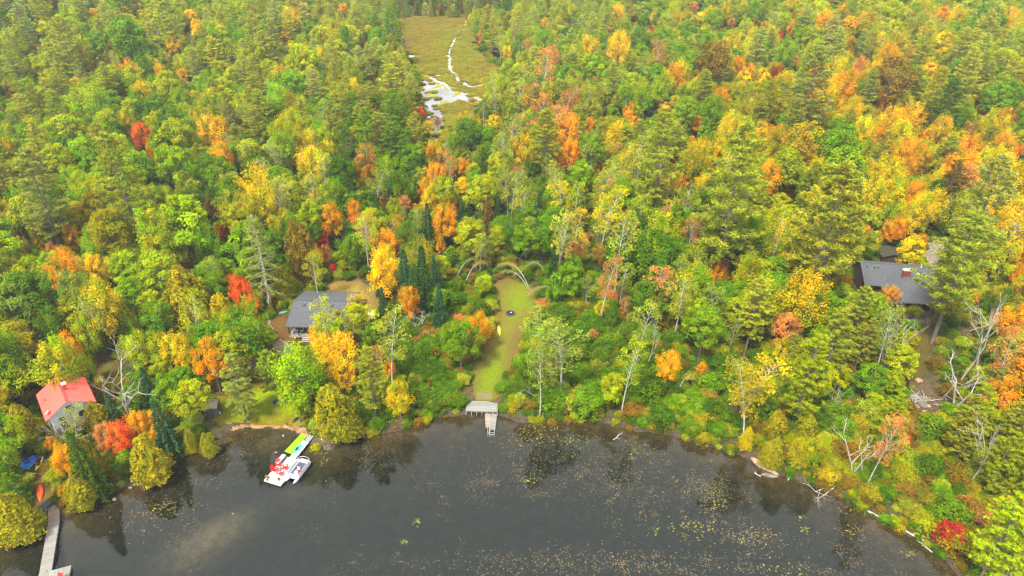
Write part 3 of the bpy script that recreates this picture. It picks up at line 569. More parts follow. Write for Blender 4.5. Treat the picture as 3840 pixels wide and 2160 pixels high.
kx = []; ky = []; kd = []
for P, _ in KEEP:
    X, Y = sample_poly(P, 8); kx.append(X); ky.append(Y); kd.append(und(X, Y, 2.)[1])
for nme, P in list(CLEAR.items())+[('marsh', MARSH)]:
    X, Y = sample_poly(P, 2.2 if nme == 'marsh' else 1.0); dP = pdist(X, Y, P); kk = dP > (1.5+9*fbm(X, Y, 11)*(fbm(X, Y, 11) > .42) if nme == 'marsh' else .2+1.5*fbm(X, Y, 3)); X = X[kk]; Y = Y[kk]; z = hgt(X, Y); a, b_, _d = proj(X, Y, z); kx.append(a); ky.append(b_); kd.append(Y)
kx = np.concatenate(kx); ky = np.concatenate(ky); kd = np.concatenate(kd)
ftx = np.array([t['px'] for t in TREES]); fty = np.array([t['py'] for t in TREES]); ftw = np.array([t['w'] for t in TREES]); ftX = np.array([t['X'] for t in TREES]); ftY = np.array([t['Y'] for t in TREES])
def free(kind, var, X, Y, Z, s, h, vis=.62):
    mt, mc, H, R, zc = LIB[kind][var]; cx, cy, dep = proj(X, Y, Z+H*zc*h); rw = R*s*FPX/dep; top = proj(X, Y, Z+H*h)[1]; rh = max((cy-top)*1.0, rw*.7)
    m = (kd > Y+.5)
    if (m & (((kx-cx)/(rw*.85))**2+((ky-cy)/(rh*.95))**2 < 1)).any(): return None
    f = ((ftx-cx)/(ftw*.5*.8+rw*.65))**2+((fty-cy)/(ftw*.5*.85+rh*.65))**2 < 1
    if (f & (ftY > Y)).any(): return None
    near = (ftX-X)**2+(ftY-Y)**2 < (.32*(ftw*dep/FPX)+.25*R*s)**2
    if near.any(): return None
    return float(cx), float(cy), float(rw*2)
# colour mixture of the wood, region by region: x, y, {code+kind: weight}
MIX = [(100, 40, 'Dp3 Bb2 Ts3 Pp3'), (300, 150, 'Pp2.5 Gb3 Nb3 Qp1 Wb1 Lb1 Yb.2'), (800, 80, 'Pp2.2 Qp.7 Gb2.5 Nb2.5 Ob.25 Wb1.5'), (1250, 60, 'Pp3.5 Qp1.2 Gb2 Nb2 Wb1.5 Mb.4'), (1350, 300, 'Pp4 Qp1.5 Nb2 Gp.8 Gb2 Mb.3'), (900, 300, 'Pp1.8 Nb3.5 Gb2.5 Qp1 Lb1.5 Mb.4'),
 (150, 420, 'Nb3.5 Pp2 Gb2.5 Qp1 Yb.2 Lb1'), (600, 450, 'Nb3 Gb3 Db1 Pp1.2 Ob.3 Lb1.5 Mb.4'), (1100, 480, 'Lb3 Pp3 Gb2 Cb1 Nb2 Qw1'), (1450, 520, 'Pp4 Gp2 Db2 Bb1 Ob.3 Nb1'), (200, 700, 'Lb4 Nb4 Gb2 Pp2 Mb.6'), (600, 750, 'Lb4 Nb3 Gb2 Pp2 Cb1'), (1000, 750, 'Nb3 Gb2 Db2 Pw1.5 Qw2 Mb1'),
 (1400, 800, 'Gb2 Db2 Ts1 Sw1 Ww1 Nb1 Ob.5'), (1150, 950, 'Nb2 Gb2 Bc1 Cc1 Db1 Ob.4 Nw1'), (150, 1000, 'Lb3 Nb3 Mb1.5 Ob.5 Gb1'), (500, 1050, 'Nb3 Gb3 Lb3 Cb1'), (100, 1200, 'Nb3 Cb3 Wb1 Db1 Ob.3'), (350, 1220, 'Nb3 Cb2 Gb1 Wb1 Mb.4'), (600, 1350, 'Nb3 Gb2 Cc1 Mb1 Ww1'), (150, 1620, 'Cc3 Nb2 Gb1 Db1'), (700, 1550, 'Gb2 Nb2 Db1 Cc1'),
 (1700, 680, 'Gb2 Nb2 Ob.6 Sw.6 Db1 Wb1'), (1700, 900, 'Gb2 Ts1.5 Nb1.5 Ww1 Cb.8'), (2000, 700, 'Ww3 Db2.5 Pw2 Ts1 Sw.5 Gb1'), (2000, 900, 'Ww2 Gb2 Ts2 Nb1 Db1.5'), (2300, 800, 'Nw2 Ww2 Gb2 Db1 Mw.7 Sw.4 Ts.8'), (2550, 850, 'Nw2 Ww1.5 Pw1 Gb1 Db1 Sw.6'), (2400, 1000, 'Pw1.5 Db2 Gb2 Ww1 Sw.4 Nb1'), (2700, 950, 'Nb3 Gb2 Nw1.5 Mb.7 Db1'),
 (1500, 1250, 'Dh4 Gb1.5 Db2 Wb1'), (1600, 1450, 'Dh4 Gh3 Ph1 Db.8'), (2200, 1150, 'Gb1.5 Db2 Dh2 Ww1 Gh1 Sh.2'), (2250, 1400, 'Dh4 Gh3 Qw.6 Db1 Ph.7 Ch.3'), (2650, 1150, 'Gb2 Db1.5 Nb1.5 Cb.6 Ww.7'), (2600, 1450, 'Gh3 Dh2 Gb1 Nh.8 Ch.5 Bh.4'), (2900, 1150, 'Nb3 Mb1 Gb1 Pp1'), (3000, 1450, 'Nb3 Gb2 Db1 Ph1 Pp1'),
 (2100, 100, 'Pp3 Qp2 Gb2 Db1.5 Wb1 Nb1'), (2500, 80, 'Gb3 Wb2 Cb1 Sb.6 Db.7 Mb.9 Nb1.5 Om.2'), (2900, 150, 'Gb2.5 Nb3 Wb2 Cb1 Qp.8 Mb.9 Om.25'), (3300, 80, 'Nb4 Gb2 Wb1.5 Cb1 Mb1 Om.5 Sb.3'), (3650, 200, 'Nb3 Gb2 Pp2 Wb2 Db.6 Mb.9 Om.2'), (1900, 350, 'Pp2 Wb2 Dw1 Pw1 Gb1 Nb1'), (2100, 380, 'Pp2 Gb2 Wb2 Sw1 Cb1 Nw1'), (2500, 500, 'Gb2.5 Pp1.7 Nb2 Cb1 Qp.8 Om.4 Mb1 Db.7'), (2800, 420, 'Gb2 Pp2 Mb1 Cb1.5 Nb2'), (3250, 350, 'Gb2.5 Pp1.6 Cb1.5 Mb1.6 Qp.8 Om.35'),
 (3600, 420, 'Gb2.5 Pp1.6 Nb2 Cb1 Mb1.5 Om.35'), (2900, 620, 'Gb1.5 Cb1 Ob1.3 Nb2 Mb1.2 Pp1'), (3300, 620, 'Mb2 Ob1.3 Nb2 Bb1 Pp1 Gb1'), (3700, 650, 'Mb3 Ob1.5 Nb2 Cb1 Pp1 Sw.7'), (3000, 850, 'Nb2 Pp2 Mb1.5 Gb1'), (3500, 850, 'Mb2 Bb1 Nb2 Ob1 Dp1'), (3780, 950, 'Mb3 Ob1 Nb2 Pp.6'), (3700, 1200, 'Nb2 Bb1 Cb1 Ob1 Gb1'), (3250, 1250, 'Nb2 Pp1.5 Cb1 Gb1.5'), (3500, 1500, 'Nb2 Gh1 Ch1 Bh.7 Oh.6'), (3750, 1650, 'Np2 Nb2 Ob.6 Ch1'), (3430, 1800, 'Ch2 Gh2 Sh1 Bh1.5 Rh.3 Oh.6 Nh1'), (3600, 2000, 'Ch2 Gh2 Sh.7 Bh2 Nh1'), (3300, 1700, 'Gh2 Nh2 Ch1.5 Db.8'), (3500, 1900, 'Ch2 Gh1.5 Bh1.5 Nh1.5 Sh.5')]
mxx = np.array([m[0] for m in MIX]); mxy = np.array([m[1] for m in MIX]); MX = []
for m in MIX:
    e = [(t[:2], float(t[2:])) for t in m[2].split()]; tot = sum(v for _, v in e); MX.append(([k for k, _ in e], np.array([v/tot for _, v in e])))
def pick(px, py):
    d = (mxx-px)**2+((mxy-py)*1.5)**2+3000; w = 1/d**2.2; i = rng.choice(len(MX), p=w/w.sum()); ks, p = MX[i]; return ks[rng.choice(len(ks), p=p)]
STUFF = []; clear_polys = list(CLEAR.values())+[MARSH]
def wet(X, Y, m=0.):
    X0, Y0 = X, Y
    X = np.asarray(X)+(fbm(X, Y, 5)-.5)*5; Y = np.asarray(Y)+(fbm(np.asarray(X)+60, Y, 5)-.5)*5
    r_ = inpoly(X, Y, clear_polys[0])
    for P in clear_polys[1:]: r_ |= inpoly(X, Y, P)
    for P in EXACT: r_ |= inpoly(X0, Y0, P)
    return r_
BLD = [und(240, 1470, 3)[:2]+(5.2,), und(1190, 1190, 3)[:2]+(5.8,), und(1260, 1190, 3)[:2]+(5.8,), und(3370, 1030, 4)[:2]+(7.,), und(3290, 1030, 4)[:2]+(6,), und(3450, 1050, 4)[:2]+(6,), und(3345, 965, 2)[:2]+(4,)]
LOWZ = [[(3080, 1720), (3250, 1640), (3600, 1600), (3720, 1850), (3660, 2300), (3300, 2050)], [(1400, 1270), (1600, 1190), (1800, 1130), (1790, 1510), (1500, 1580), (1380, 1520)], [(2000, 1180), (2300, 1250), (2760, 1360), (2760, 1700), (1990, 1580)]]
def scatter():
    Y = 50.
    cand = []
    while Y < 565:
        sp = 3.55+.0040*Y; hw = .80*Y+42
        xs = np.arange(-hw, hw, sp)+rng.random()*sp; xs = xs+rng.normal(size=len(xs))*sp*.28; ys = Y+rng.normal(size=len(xs))*sp*.28
        cand += list(zip(xs, ys)); Y += sp*.92
    C = np.array(cand); d = sdist(C[:, 0], C[:, 1]); ok = (d > 1.2) & ~wet(C[:, 0], C[:, 1])
    for x, y, r_ in BLD: ok &= (C[:, 0]-x)**2+(C[:, 1]-y)**2 > r_*r_
    C = C[ok]; d = d[ok]; Z = hgt(C[:, 0], C[:, 1], d)
    for (x, y), dd, z in zip(C, d, Z):
        px, py, dep = proj(x, y, z+6)
        key = pick(float(np.clip(px, -100, 3940)), float(py)); code, k = key[0], KSH[key[1]]
        if k == 'broadleaf_tree' and (code in 'YOMF' or rng.random() < .3): k = 'maple_tree'
        if rng.random() < .034 and y < 330: code, k = 'X', 'dead_tree'
        gx_, gy_, _g = proj(x, y, z)
        lowz = any(inpoly(np.array([gx_]), np.array([gy_]), Z_)[0] for Z_ in LOWZ)
        if lowz and k != 'dead_tree' and rng.random() < .82: k = 'shrub'; code = str(rng.choice(list('CCBBCGGDPC'))) if gx_ > 3100 else code if code in 'DGPQCS' else 'D'
        for attempt in (0, 1, 2):
            if attempt == 1: s0 = .62
            elif attempt == 2: k = 'shrub'; code = code if code in 'DGNPCL' else 'D'; s0 = 1.
            else: s0 = 1.
            if k == 'shrub' and attempt == 0: s0 = 1.12
            v = int(rng.integers(len(LIB[k]))); s = s0*float(np.clip(rng.normal(.90, .21), .42, 1.5)); s *= {'broadleaf_tree': .92, 'maple_tree': .9, 'pine_tree': .86, 'birch_tree': 1.08, 'shrub': 1.1}.get(k, 1.)
            if dd < 9 and k != 'shrub' and k != 'cedar_tree': s *= .72
            h = s*(1+.1*rng.normal())
            if k == 'shrub' and y > 260: break
            q = free(k, v, x, y, z, s, h)
            if q: break
        else: q = None
        if not q: continue
        c = lin(CC[code][0])*KL*(1+.10*rng.normal()); c = np.clip(c*np.array([1+.08*rng.normal(), 1, 1+.2*rng.normal()]), 0, .9)
        TREES.append(dict(kind=k, var=v, X=float(x), Y=float(y), Z=float(z), sx=s, sz=h, rz=rng.random()*6.28, col=c, code=code, px=q[0], py=q[1], w=q[2], feat=False, tilt=(rng.normal()*.03, rng.normal()*.03)))
scatter()
# extra shrubs along the shore and over the low wood in the middle and at the right
def shrubs():
    n = 6500; X = rng.random(n)*260-130; Y = 50+rng.random(n)*100; d = sdist(X, Y); ok = (d > -.15) & (d < 34) & ~wet(X, Y)
    for x, y, r_ in BLD: ok &= (X-x)**2+(Y-y)**2 > (r_-1)**2
    px, py, _ = proj(X, Y, hgt(X, Y, d)+1.5); mid = ((px > 1400) & (px < 3200)) | ((px > 3150) & (py > 1650)); ok &= mid | (d < 4.5); ok &= ~((px > 860) & (px < 1180) & (d < 8))
    ok &= (px > -250) & (px < 4100)
    for i in np.where(ok)[0]:
        key = pick(float(px[i]), float(py[i])); code = key[0] if key[0] in 'DGNPCLQ' else rng.choice(list('DGDPCS'))
        if d[i] < 3 and rng.random() < .5: code = rng.choice(list('CSBMR'), p=[.5, .03, .35, .11, .01])
        v = int(rng.integers(6)); s = float(np.clip(rng.normal(.8, .2), .35, 1.4))*(.6 if d[i] < 2 else 1); z = float(hgt(X[i:i+1], Y[i:i+1])[0])
        q = free('shrub', v, X[i], Y[i], z, s, s)
        if not q: continue
        c = lin(CC[code][0])*KL*(1+.12*rng.normal())
        TREES.append(dict(kind='shrub', var=v, X=float(X[i]), Y=float(Y[i]), Z=z, sx=s, sz=s*(1+.15*rng.normal()), rz=rng.random()*6.28, col=np.clip(c*np.array([1+.1*rng.normal(), 1, 1]), 0, .9), code=code, px=q[0], py=q[1], w=q[2], feat=False, tilt=(0, 0)))
shrubs()

# ------------------------------------------------------------ instancing for uncountable masses
def gn_stuff(name, meshes, idx, P, rot, scl, col, label, cat=None):
    """one object whose points carry copies of the given meshes (geometry nodes)"""
    n = len(P); me = bpy.data.meshes.new(name); me.vertices.add(n); me.vertices.foreach_set('co', np.asarray(P, np.float32).ravel())
    def at(nm, typ, data, key):
        a = me.attributes.new(nm, typ, 'POINT'); a.data.foreach_set(key, np.ascontiguousarray(data).ravel())
    at('rot', 'FLOAT_VECTOR', np.asarray(rot, np.float32), 'vector'); at('scl', 'FLOAT_VECTOR', np.asarray(scl, np.float32), 'vector'); at('idx', 'INT', np.asarray(idx, np.int32), 'value')
    c = np.ones((n, 4), np.float32); c[:, :3] = col; at('tree_col', 'FLOAT_COLOR', c, 'color')
    o = obj(name, me); nt = bpy.data.node_groups.new(name, 'GeometryNodeTree')
    nt.interface.new_socket('Geometry', in_out='INPUT', socket_type='NodeSocketGeometry'); nt.interface.new_socket('Geometry', in_out='OUTPUT', socket_type='NodeSocketGeometry')
    N = nt.nodes; L = nt.links; gi = N.new('NodeGroupInput'); go = N.new('NodeGroupOutput')
    def na(nm, dt):
        a = N.new('GeometryNodeInputNamedAttribute'); a.data_type = dt; a.inputs['Name'].default_value = nm; return a.outputs[0]
    vp = N.new('GeometryNodeMeshToPoints'); L.new(gi.outputs[0], vp.inputs[0])
    gg = N.new('GeometryNodeGeometryToInstance')
    for src in reversed(meshes):
        oi = N.new('GeometryNodeObjectInfo'); oi.inputs['Object'].default_value = src; oi.inputs['As Instance'].default_value = True; L.new(oi.outputs['Geometry'], gg.inputs[0])
    ip = N.new('GeometryNodeInstanceOnPoints'); L.new(vp.outputs[0], ip.inputs['Points']); 
    ip.inputs['Pick Instance'].default_value = True; L.new(na('idx', 'INT'), ip.inputs['Instance Index'])
    e2r = N.new('FunctionNodeEulerToRotation'); L.new(na('rot', 'FLOAT_VECTOR'), e2r.inputs[0]); L.new(e2r.outputs[0], ip.inputs['Rotation']); L.new(na('scl', 'FLOAT_VECTOR'), ip.inputs['Scale'])
    # join of the sources as separate instances
    N.remove(gg); jg = N.new('GeometryNodeJoinGeometry')
    for nd in [x for x in N if x.bl_idname == 'GeometryNodeObjectInfo']:
        L.new(nd.outputs['Geometry'], jg.inputs[0])
    L.new(jg.outputs[0], ip.inputs['Instance']); L.new(ip.outputs[0], go.inputs[0])
    o.modifiers.new('copies', 'NODES').node_group = nt
    tag(o, label, cat, kind='stuff'); return o

# ------------------------------------------------------------ labels that single trees out
LM = [(215, 1450, 'the red-roofed cabin'), (1190, 1190, 'the grey-roofed cottage'), (175, 2040, 'the long wooden dock'), (1050, 1770, 'the white swim raft'), (960, 1530, 'the beach lawn'), (1300, 1612, 'the small tan dock'),
      (1810, 1525, 'the weathered deck'), (1872, 1240, 'the yellow canoe'), (1905, 1050, 'the top of the clearing'), (1630, 430, 'the marsh pool'), (1700, 180, 'the marsh creek'), (1640, 50, 'the far end of the marsh'), (3370, 1050, 'the chimneyed cabin'),
      (3510, 940, 'the gravel driveway'), (3640, 1250, 'the white birches'), (3450, 1510, 'the boulder pile'), (3000, 1830, 'the tree fallen in water'), (3370, 1980, 'the long floating log'), (60, 10, 'the far left corner'), (3800, 10, 'the far right corner'),
      (540, 530, 'the big fiery maple'), (3104, 328, 'the big orange maple'), (3364, 484, 'the big golden maple'), (2565, 685, 'the deep red maple'), (2751, 720, 'the huge olive pine'), (2680, 231, 'the round brown oak'), (239, 1030, 'the amber maple clump'), (1437, 1032, 'the tall golden maple'),
      (2140, 588, 'the upper amber maple'), (2321, 198, 'the far golden maple'), (697, 820, 'the broad green crown'), (300, 190, 'the far left brown tree'), (1180, 120, 'the pines left of the marsh'), (1128, 231, 'the far lime crown'), (1430, 300, 'the orange sapling by the pines'), (950, 330, 'the far left olive pines'), (2050, 330, 'the far right marsh edge'), (719, 90, 'the far yellow pair'), (3150, 590, 'the rounded green oak'), (2600, 1400, 'the shrubby middle shore'), (3110, 870, 'the bare-trunked pine'), (2250, 1590, 'the reedy middle shore')]
_O = 'nearest second third fourth fifth sixth seventh eighth ninth tenth eleventh twelfth thirteenth fourteenth fifteenth sixteenth seventeenth eighteenth nineteenth twentieth'.split()
ORD = ['nearest']+[w+' nearest' for w in _O[1:]]+['%s-%s nearest' % (t, ('first '+' '.join(_O[1:9])).split()[k]) for t in ('twenty', 'thirty', 'forty') for k in range(9)]
NOUN = {'broadleaf_tree': ('broadleaf tree', 'tree'), 'maple_tree': ('feathery maple', 'maple'), 'pine_tree': ('pine', 'pine'), 'spruce_tree': ('spruce', 'spruce'), 'cedar_tree': ('cedar', 'cedar'), 'birch_tree': ('slender birch', 'birch'), 'dead_tree': ('leafless dead tree', 'dead tree'), 'larch_tree': ('sparse larch', 'larch'), 'shrub': ('shrub', 'shrub')}
PLUR = {'broadleaf_tree': 'broadleaf trees in the wood', 'maple_tree': 'autumn maples in the wood', 'pine_tree': 'pines in the wood', 'spruce_tree': 'spruces in the wood', 'cedar_tree': 'cedars by the shore and in the wood', 'birch_tree': 'birches and thin poplars in the wood', 'dead_tree': 'dead trees standing in the wood', 'larch_tree': 'sparse larches', 'shrub': 'shrubs along the shore'}
MASS = {'broadleaf_tree': 'green and yellow broadleaf woods on the far slopes', 'maple_tree': 'orange, yellow and green maples scattered far off', 'pine_tree': 'olive green pine wood on the far slopes', 'spruce_tree': 'far dark spruces between the trees', 'cedar_tree': 'far golden olive cedars between the trees', 'birch_tree': 'slender birches and poplars further back in the wood', 'dead_tree': 'further leafless dead trees in the wood', 'shrub': 'low shrubs filling the shore wood'}
def make_labels(sel):
    groups = {}
    for t in sel:
        d = [(math.hypot(t['px']-x, (t['py']-y)*1.3), i) for i, (x, y, n) in enumerate(LM)]; dist, i = min(d); x, y, n = LM[i]
        dx = t['px']-x; dy = t['py']-y; hor = 'left of' if dx < 0 else 'right of'; ver = 'behind' if dy < 0 else 'before'
        rel = hor if abs(dx) > 2.2*abs(dy) else ver if abs(dy) > 2.2*abs(dx) else ver+' and '+hor
        groups.setdefault((t['code'], t['kind'], rel, n), []).append((dist, t))
    for (code, kind, rel, n), L_ in groups.items():
        L_.sort(key=lambda q: q[0]); c = CC[code][1]
        for k, (_, t) in enumerate(L_):
            base = f"{c+' ' if kind != 'dead_tree' else 'bleached '}{NOUN[kind][0]} {rel} {n}"
            if len(L_) > 1: base += f", {ORD[min(k, len(ORD)-1)]} such {NOUN[kind][1]}"
            if len(base.split()) > 16: base = base.replace(' such', '')
            t['label'] = ' '.join(base.split()[:16])

# ------------------------------------------------------------ put the trees into the scene
for t in TREES:
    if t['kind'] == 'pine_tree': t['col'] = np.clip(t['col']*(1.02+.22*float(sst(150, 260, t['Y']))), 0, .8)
    if t['code'] == 'Y': t['col'] = t['col']*.86
    if t['code'] in 'GDNLPQW': t['col'] = np.clip(t['col']*np.array([1.05, 1, .88]), 0, .8)
    if t['feat'] and t['kind'] == 'pine_tree' and t['px'] > 3700 and t['py'] > 1900: t['col'] = np.array(alb(168, 188, 14, .78))
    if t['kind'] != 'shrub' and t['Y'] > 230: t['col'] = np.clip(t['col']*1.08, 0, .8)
def spawn(t):
    mt, mc, H, R, zc = LIB[t['kind']][t['var']]
    e = empty(t['kind'], (t['X'], t['Y'], t['Z']), t['rz'], t['label'], NOUN[t['kind']][1], PLUR[t['kind']])
    e.rotation_euler = (t['tilt'][0], t['tilt'][1], t['rz']); e.scale = (t['sx'], t['sx'], t['sz'])
    obj('branches' if t['kind'] == 'shrub' else 'trunk', mt, e)
    if mc:
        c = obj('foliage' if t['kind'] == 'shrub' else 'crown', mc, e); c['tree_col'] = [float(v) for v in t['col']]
        t['crown'] = c
    t['root'] = e
    return e
by = {}
for t in TREES: by.setdefault(t['kind'], []).append(t)
sel = []; rest = {}
for k, L_ in by.items():
    vis = [t for t in L_ if -t['w']*.3 < t['px'] < 3840+t['w']*.3 and -t['w']*.2 < t['py'] < 2160+t['w']*.3]
    vis.sort(key=lambda t: -(t['w']+(1000 if t['feat'] else 0))); pickd = vis[:300]; ids = {id(t) for t in pickd}; sel += pickd; rest[k] = [t for t in L_ if id(t) not in ids]
make_labels(sel)
for t in sel: spawn(t)
SRC = {}
for t in sel:
    SRC.setdefault(t['kind'], {}).setdefault(t['var'], t.get('crown') or t['root'].children[0])
for k, L_ in rest.items():
    if not L_: continue
    vs = sorted(SRC[k]); L_ = [t for t in L_ if t['var'] in vs]
    if not L_: continue
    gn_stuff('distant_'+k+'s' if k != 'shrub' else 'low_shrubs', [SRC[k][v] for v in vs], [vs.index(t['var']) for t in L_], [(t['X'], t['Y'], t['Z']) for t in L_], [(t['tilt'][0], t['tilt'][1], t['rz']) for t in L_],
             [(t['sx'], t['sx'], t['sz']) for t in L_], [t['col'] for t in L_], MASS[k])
# undergrowth on the forest floor
def undergrowth():
    n = 34000; Y = 50+(rng.random(n)**1.25)*420; X = (rng.random(n)*2-1)*(.8*Y+35); d = sdist(X, Y); ok = (d > -.1) & ~wet(X, Y)
    for x, y, r_ in BLD: ok &= (X-x)**2+(Y-y)**2 > (r_-.8)**2
    ok &= ~((X > -48) & (X < -24) & (d < 3) & (Y < 85))
    X, Y, d = X[ok], Y[ok], d[ok]; Z = hgt(X, Y, d); n = len(X); s = .28+.42*rng.random(n); s = s*np.where(d < 2, .6, 1)*(1+Y/500)
    hs = s*(.8+.5*rng.random(n)); px, py, dep = proj(X, Y, Z+1.2)
    bad = np.zeros(n, bool)
    for i in range(0, n, 2000):
        j = slice(i, i+2000); m = (((kx[None]-px[j, None])**2+(ky[None]-py[j, None])**2) < (1.1*FPX/dep[j, None]*(s[j, None]+.25))**2) & (kd[None] > Y[j, None]+.2); bad[j] = m.any(1)
    X, Y, Z, s, hs = [a[~bad] for a in (X, Y, Z, s, hs)]; n = len(X)
    pal = np.array([alb(*CC[c][0], KL) for c in 'DGDPCBDNGB']); c = pal[rng.integers(0, len(pal), n)]*(.8+.35*rng.random(n))[:, None]
    vs = sorted(SRC['shrub'])
    gn_stuff('undergrowth', [SRC['shrub'][v] for v in vs], rng.integers(0, len(vs), n), np.stack([X, Y, Z-.1], 1), np.stack([X*0, X*0, rng.random(n)*6.28], 1), np.stack([s, s, hs], 1), c, 'low leafy undergrowth between the trees')
undergrowth()
# sedge tussocks on the marsh
def sedge():
    a = np.array(MARSH); n = 9000; X = rng.uniform(a[:, 0].min(), a[:, 0].max(), n); Y = rng.uniform(a[:, 1].min(), a[:, 1].max(), n); ok = inpoly(X, Y, MARSH)
    for P in POOLS.values(): ok &= ~(inpoly(X, Y, P) & (rng.random(n) > .05))
    for l, w in CREEK: ok &= pdist(X, Y, l, False) > w*1.6+.7
    X, Y = X[ok], Y[ok]; n = len(X); Z = hgt(X, Y)+.15; s = .30+.38*rng.random(n); g = fbm(X, Y*.5, 26)[:, None]
    c = np.array(alb(142, 148, 38, .8))*(1-g)+np.array(alb(146, 114, 44, .78))*g; c = c*(.85+.3*rng.random(n))[:, None]; vs = sorted(SRC['shrub'])
    gn_stuff('marsh_grass', [SRC['shrub'][v] for v in vs], rng.integers(0, len(vs), n), np.stack([X, Y, Z], 1), np.stack([X*0, X*0, rng.random(n)*6.28], 1), np.stack([s*1.7, s*1.7, s*.45], 1), c, 'low sedge tussocks covering the marsh')
sedge()
# grass tufts on the lawns
def tufts():
    r = np.random.default_rng(5); V = []; T = []
    for nme, dens in (('lawn', 14), ('clearing', 14), ('yard', 8), ('rlawn', 8), ('front', 7), ('lyard', 6), ('shoreyard', 6)):
        P = CLEAR[nme]; a = np.array(P); A = (a[:, 0].max()-a[:, 0].min())*(a[:, 1].max()-a[:, 1].min()); n = int(A*dens); X = r.uniform(a[:, 0].min(), a[:, 0].max(), n); Y = r.uniform(a[:, 1].min(), a[:, 1].max(), n)
        ok = inpoly(X, Y, P) & (pdist(X, Y, P) > .4); X, Y = X[ok], Y[ok]; n = len(X); Z = hgt(X, Y)+.06; d = unit(np.stack([r.normal(size=n)*.5, r.normal(size=n)*.5, np.ones(n)], 1)); P3 = np.stack([X, Y, Z], 1)+d*.06
        V.append(cards(P3, np.cross(d, r.normal(size=(n, 3))), .09, .5, r, D=d)); g = fbm(X, Y, 3)[:, None]
        base = {'lawn': (140, 165, 10), 'clearing': (128, 148, 18), 'rlawn': (95, 115, 15)}.get(nme, (135, 120, 45)); T.append((np.array(alb(*base))*(1-.5*g)+np.array(alb(150, 120, 45))*.5*g)*(.8+.4*r.random((n, 1))))
    V, F, T = pack(V, T); tag(obj('grass', np_mesh('grass', V, F, M_FLAT, T)), 'short autumn grass on the lawns and the clearing', kind='stuff')
tufts()
# lily pads and fallen leaves on the lake
def pads():
    r = np.random.default_rng(11); P = []; c = []
    def blob(px, py, rx, ry, n, pal, size):
        X, Y = un(px+r.normal(size=n)*rx, py+r.normal(size=n)*ry, 0); P.append(np.stack([X, Y, np.full(n, .006)], 1)); q = np.array([alb(*p, .46) for p in pal])[r.integers(0, len(pal), n)]*(.7+.5*r.random((n, 1))); c.append((q, size*(.5+.9*r.random(n))))
    red = [(150, 122, 100), (138, 118, 96), (130, 124, 92), (150, 132, 88), (110, 104, 88)]; yel = [(160, 162, 62), (135, 145, 58), (160, 150, 66), (118, 128, 58)]; mix = red*2+yel[:2]+[(140, 135, 90), (125, 120, 90)]
    for _ in range(1050):                                   # loose drifts
        px = r.uniform(300, 3700); py = r.uniform(1590, 2200); w = .12+.9*math.exp(-((px-2350)/620)**2-((py-1800)/170)**2)+.8*math.exp(-((px-2250)/500)**2-((py-2110)/60)**2)+.55*math.exp(-((px-1750)/330)**2-((py-1850)/120)**2)+.5*math.exp(-((px-3250)/300)**2-((py-2060)/130)**2)+.45*math.exp(-((px-560)/170)**2-((py-1930)/110)**2)
        if fbm(np.array([px]), np.array([py]), 240)[0]+w*.35 < .62: continue
        blob(px, py, r.uniform(6, 38), r.uniform(4, 18), int(r.integers(4, 34)*min(1, w+.2)), mix if r.random() < .4 else red, .07)
    for px, py, rx, ry, n in ((1562, 1957, 9, 7, 26), (1513, 2032, 8, 4, 22), (2150, 1655, 26, 14, 50), (2390, 1690, 25, 28, 60), (1980, 1800, 18, 8, 30), (2560, 1980, 30, 22, 60), (2630, 1975, 30, 22, 60), (2450, 1985, 18, 12, 24), (2000, 1600, 40, 20, 60), (2280, 1880, 12, 8, 16), (1215, 1700, 16, 30, 60), (3200, 1905, 26, 14, 60), (3195, 1990, 18, 16, 26), (3000, 1940, 10, 8, 22), (2940, 2140, 50, 18, 60), (1300, 1640, 60, 12, 60), (620, 1915, 30, 14, 50), (2700, 1890, 24, 12, 40), (3420, 2075, 20, 8, 30), (2060, 1645, 120, 25, 160), (3010, 1985, 16, 10, 26)):
        blob(px, py, rx, ry, int(n*.7), yel, .11)
    blob(2670, 1840, 34, 30, 600, [(128, 128, 82), (112, 114, 72), (140, 130, 88)], .065); blob(2820, 2010, 60, 22, 260, [(150, 145, 95), (165, 140, 95)], .08)
    blob(2020, 2110, 230, 34, 520, mix, .08); blob(2500, 2120, 200, 28, 300, mix, .08); blob(1850, 1770, 260, 60, 500, mix, .06); blob(2350, 1800, 260, 60, 900, mix, .06); blob(2150, 1680, 330, 45, 700, mix, .05); blob(3300, 2080, 150, 60, 260, mix, .06)
    blob(600, 1920, 110, 60, 260, mix, .07); blob(870, 1650, 90, 22, 300, [(110, 120, 45), (140, 135, 50)], .07); blob(1400, 1700, 120, 50, 260, mix, .055)
    P = np.concatenate(P); C = np.concatenate([a for a, _ in c]); s = np.concatenate([b_ for _, b_ in c]); ok = sdist(P[:, 0], P[:, 1]) < -.15; P, C, s = P[ok], C[ok], s[ok]; n = len(P)
    th = r.random(n)*6.28; k = 7; V = np.zeros((n, k, 3)); P[:, 2] += r.random(n)*.01
    for j in range(k):                                       # notched discs
        a = th+(j/(k-1))*5.6 if j < k-1 else th*0; rr = s if j < k-1 else s*.15; V[:, j] = P+np.stack([rr*np.cos(a), rr*np.sin(a), s*0], 1)
    tag(obj('lily_pads', np_mesh('lily_pads', V.reshape(-1, 3), np.arange(n*k).reshape(n, k), M_FLAT, C)), 'lily pads and fallen leaves floating on the lake', kind='stuff')
pads()

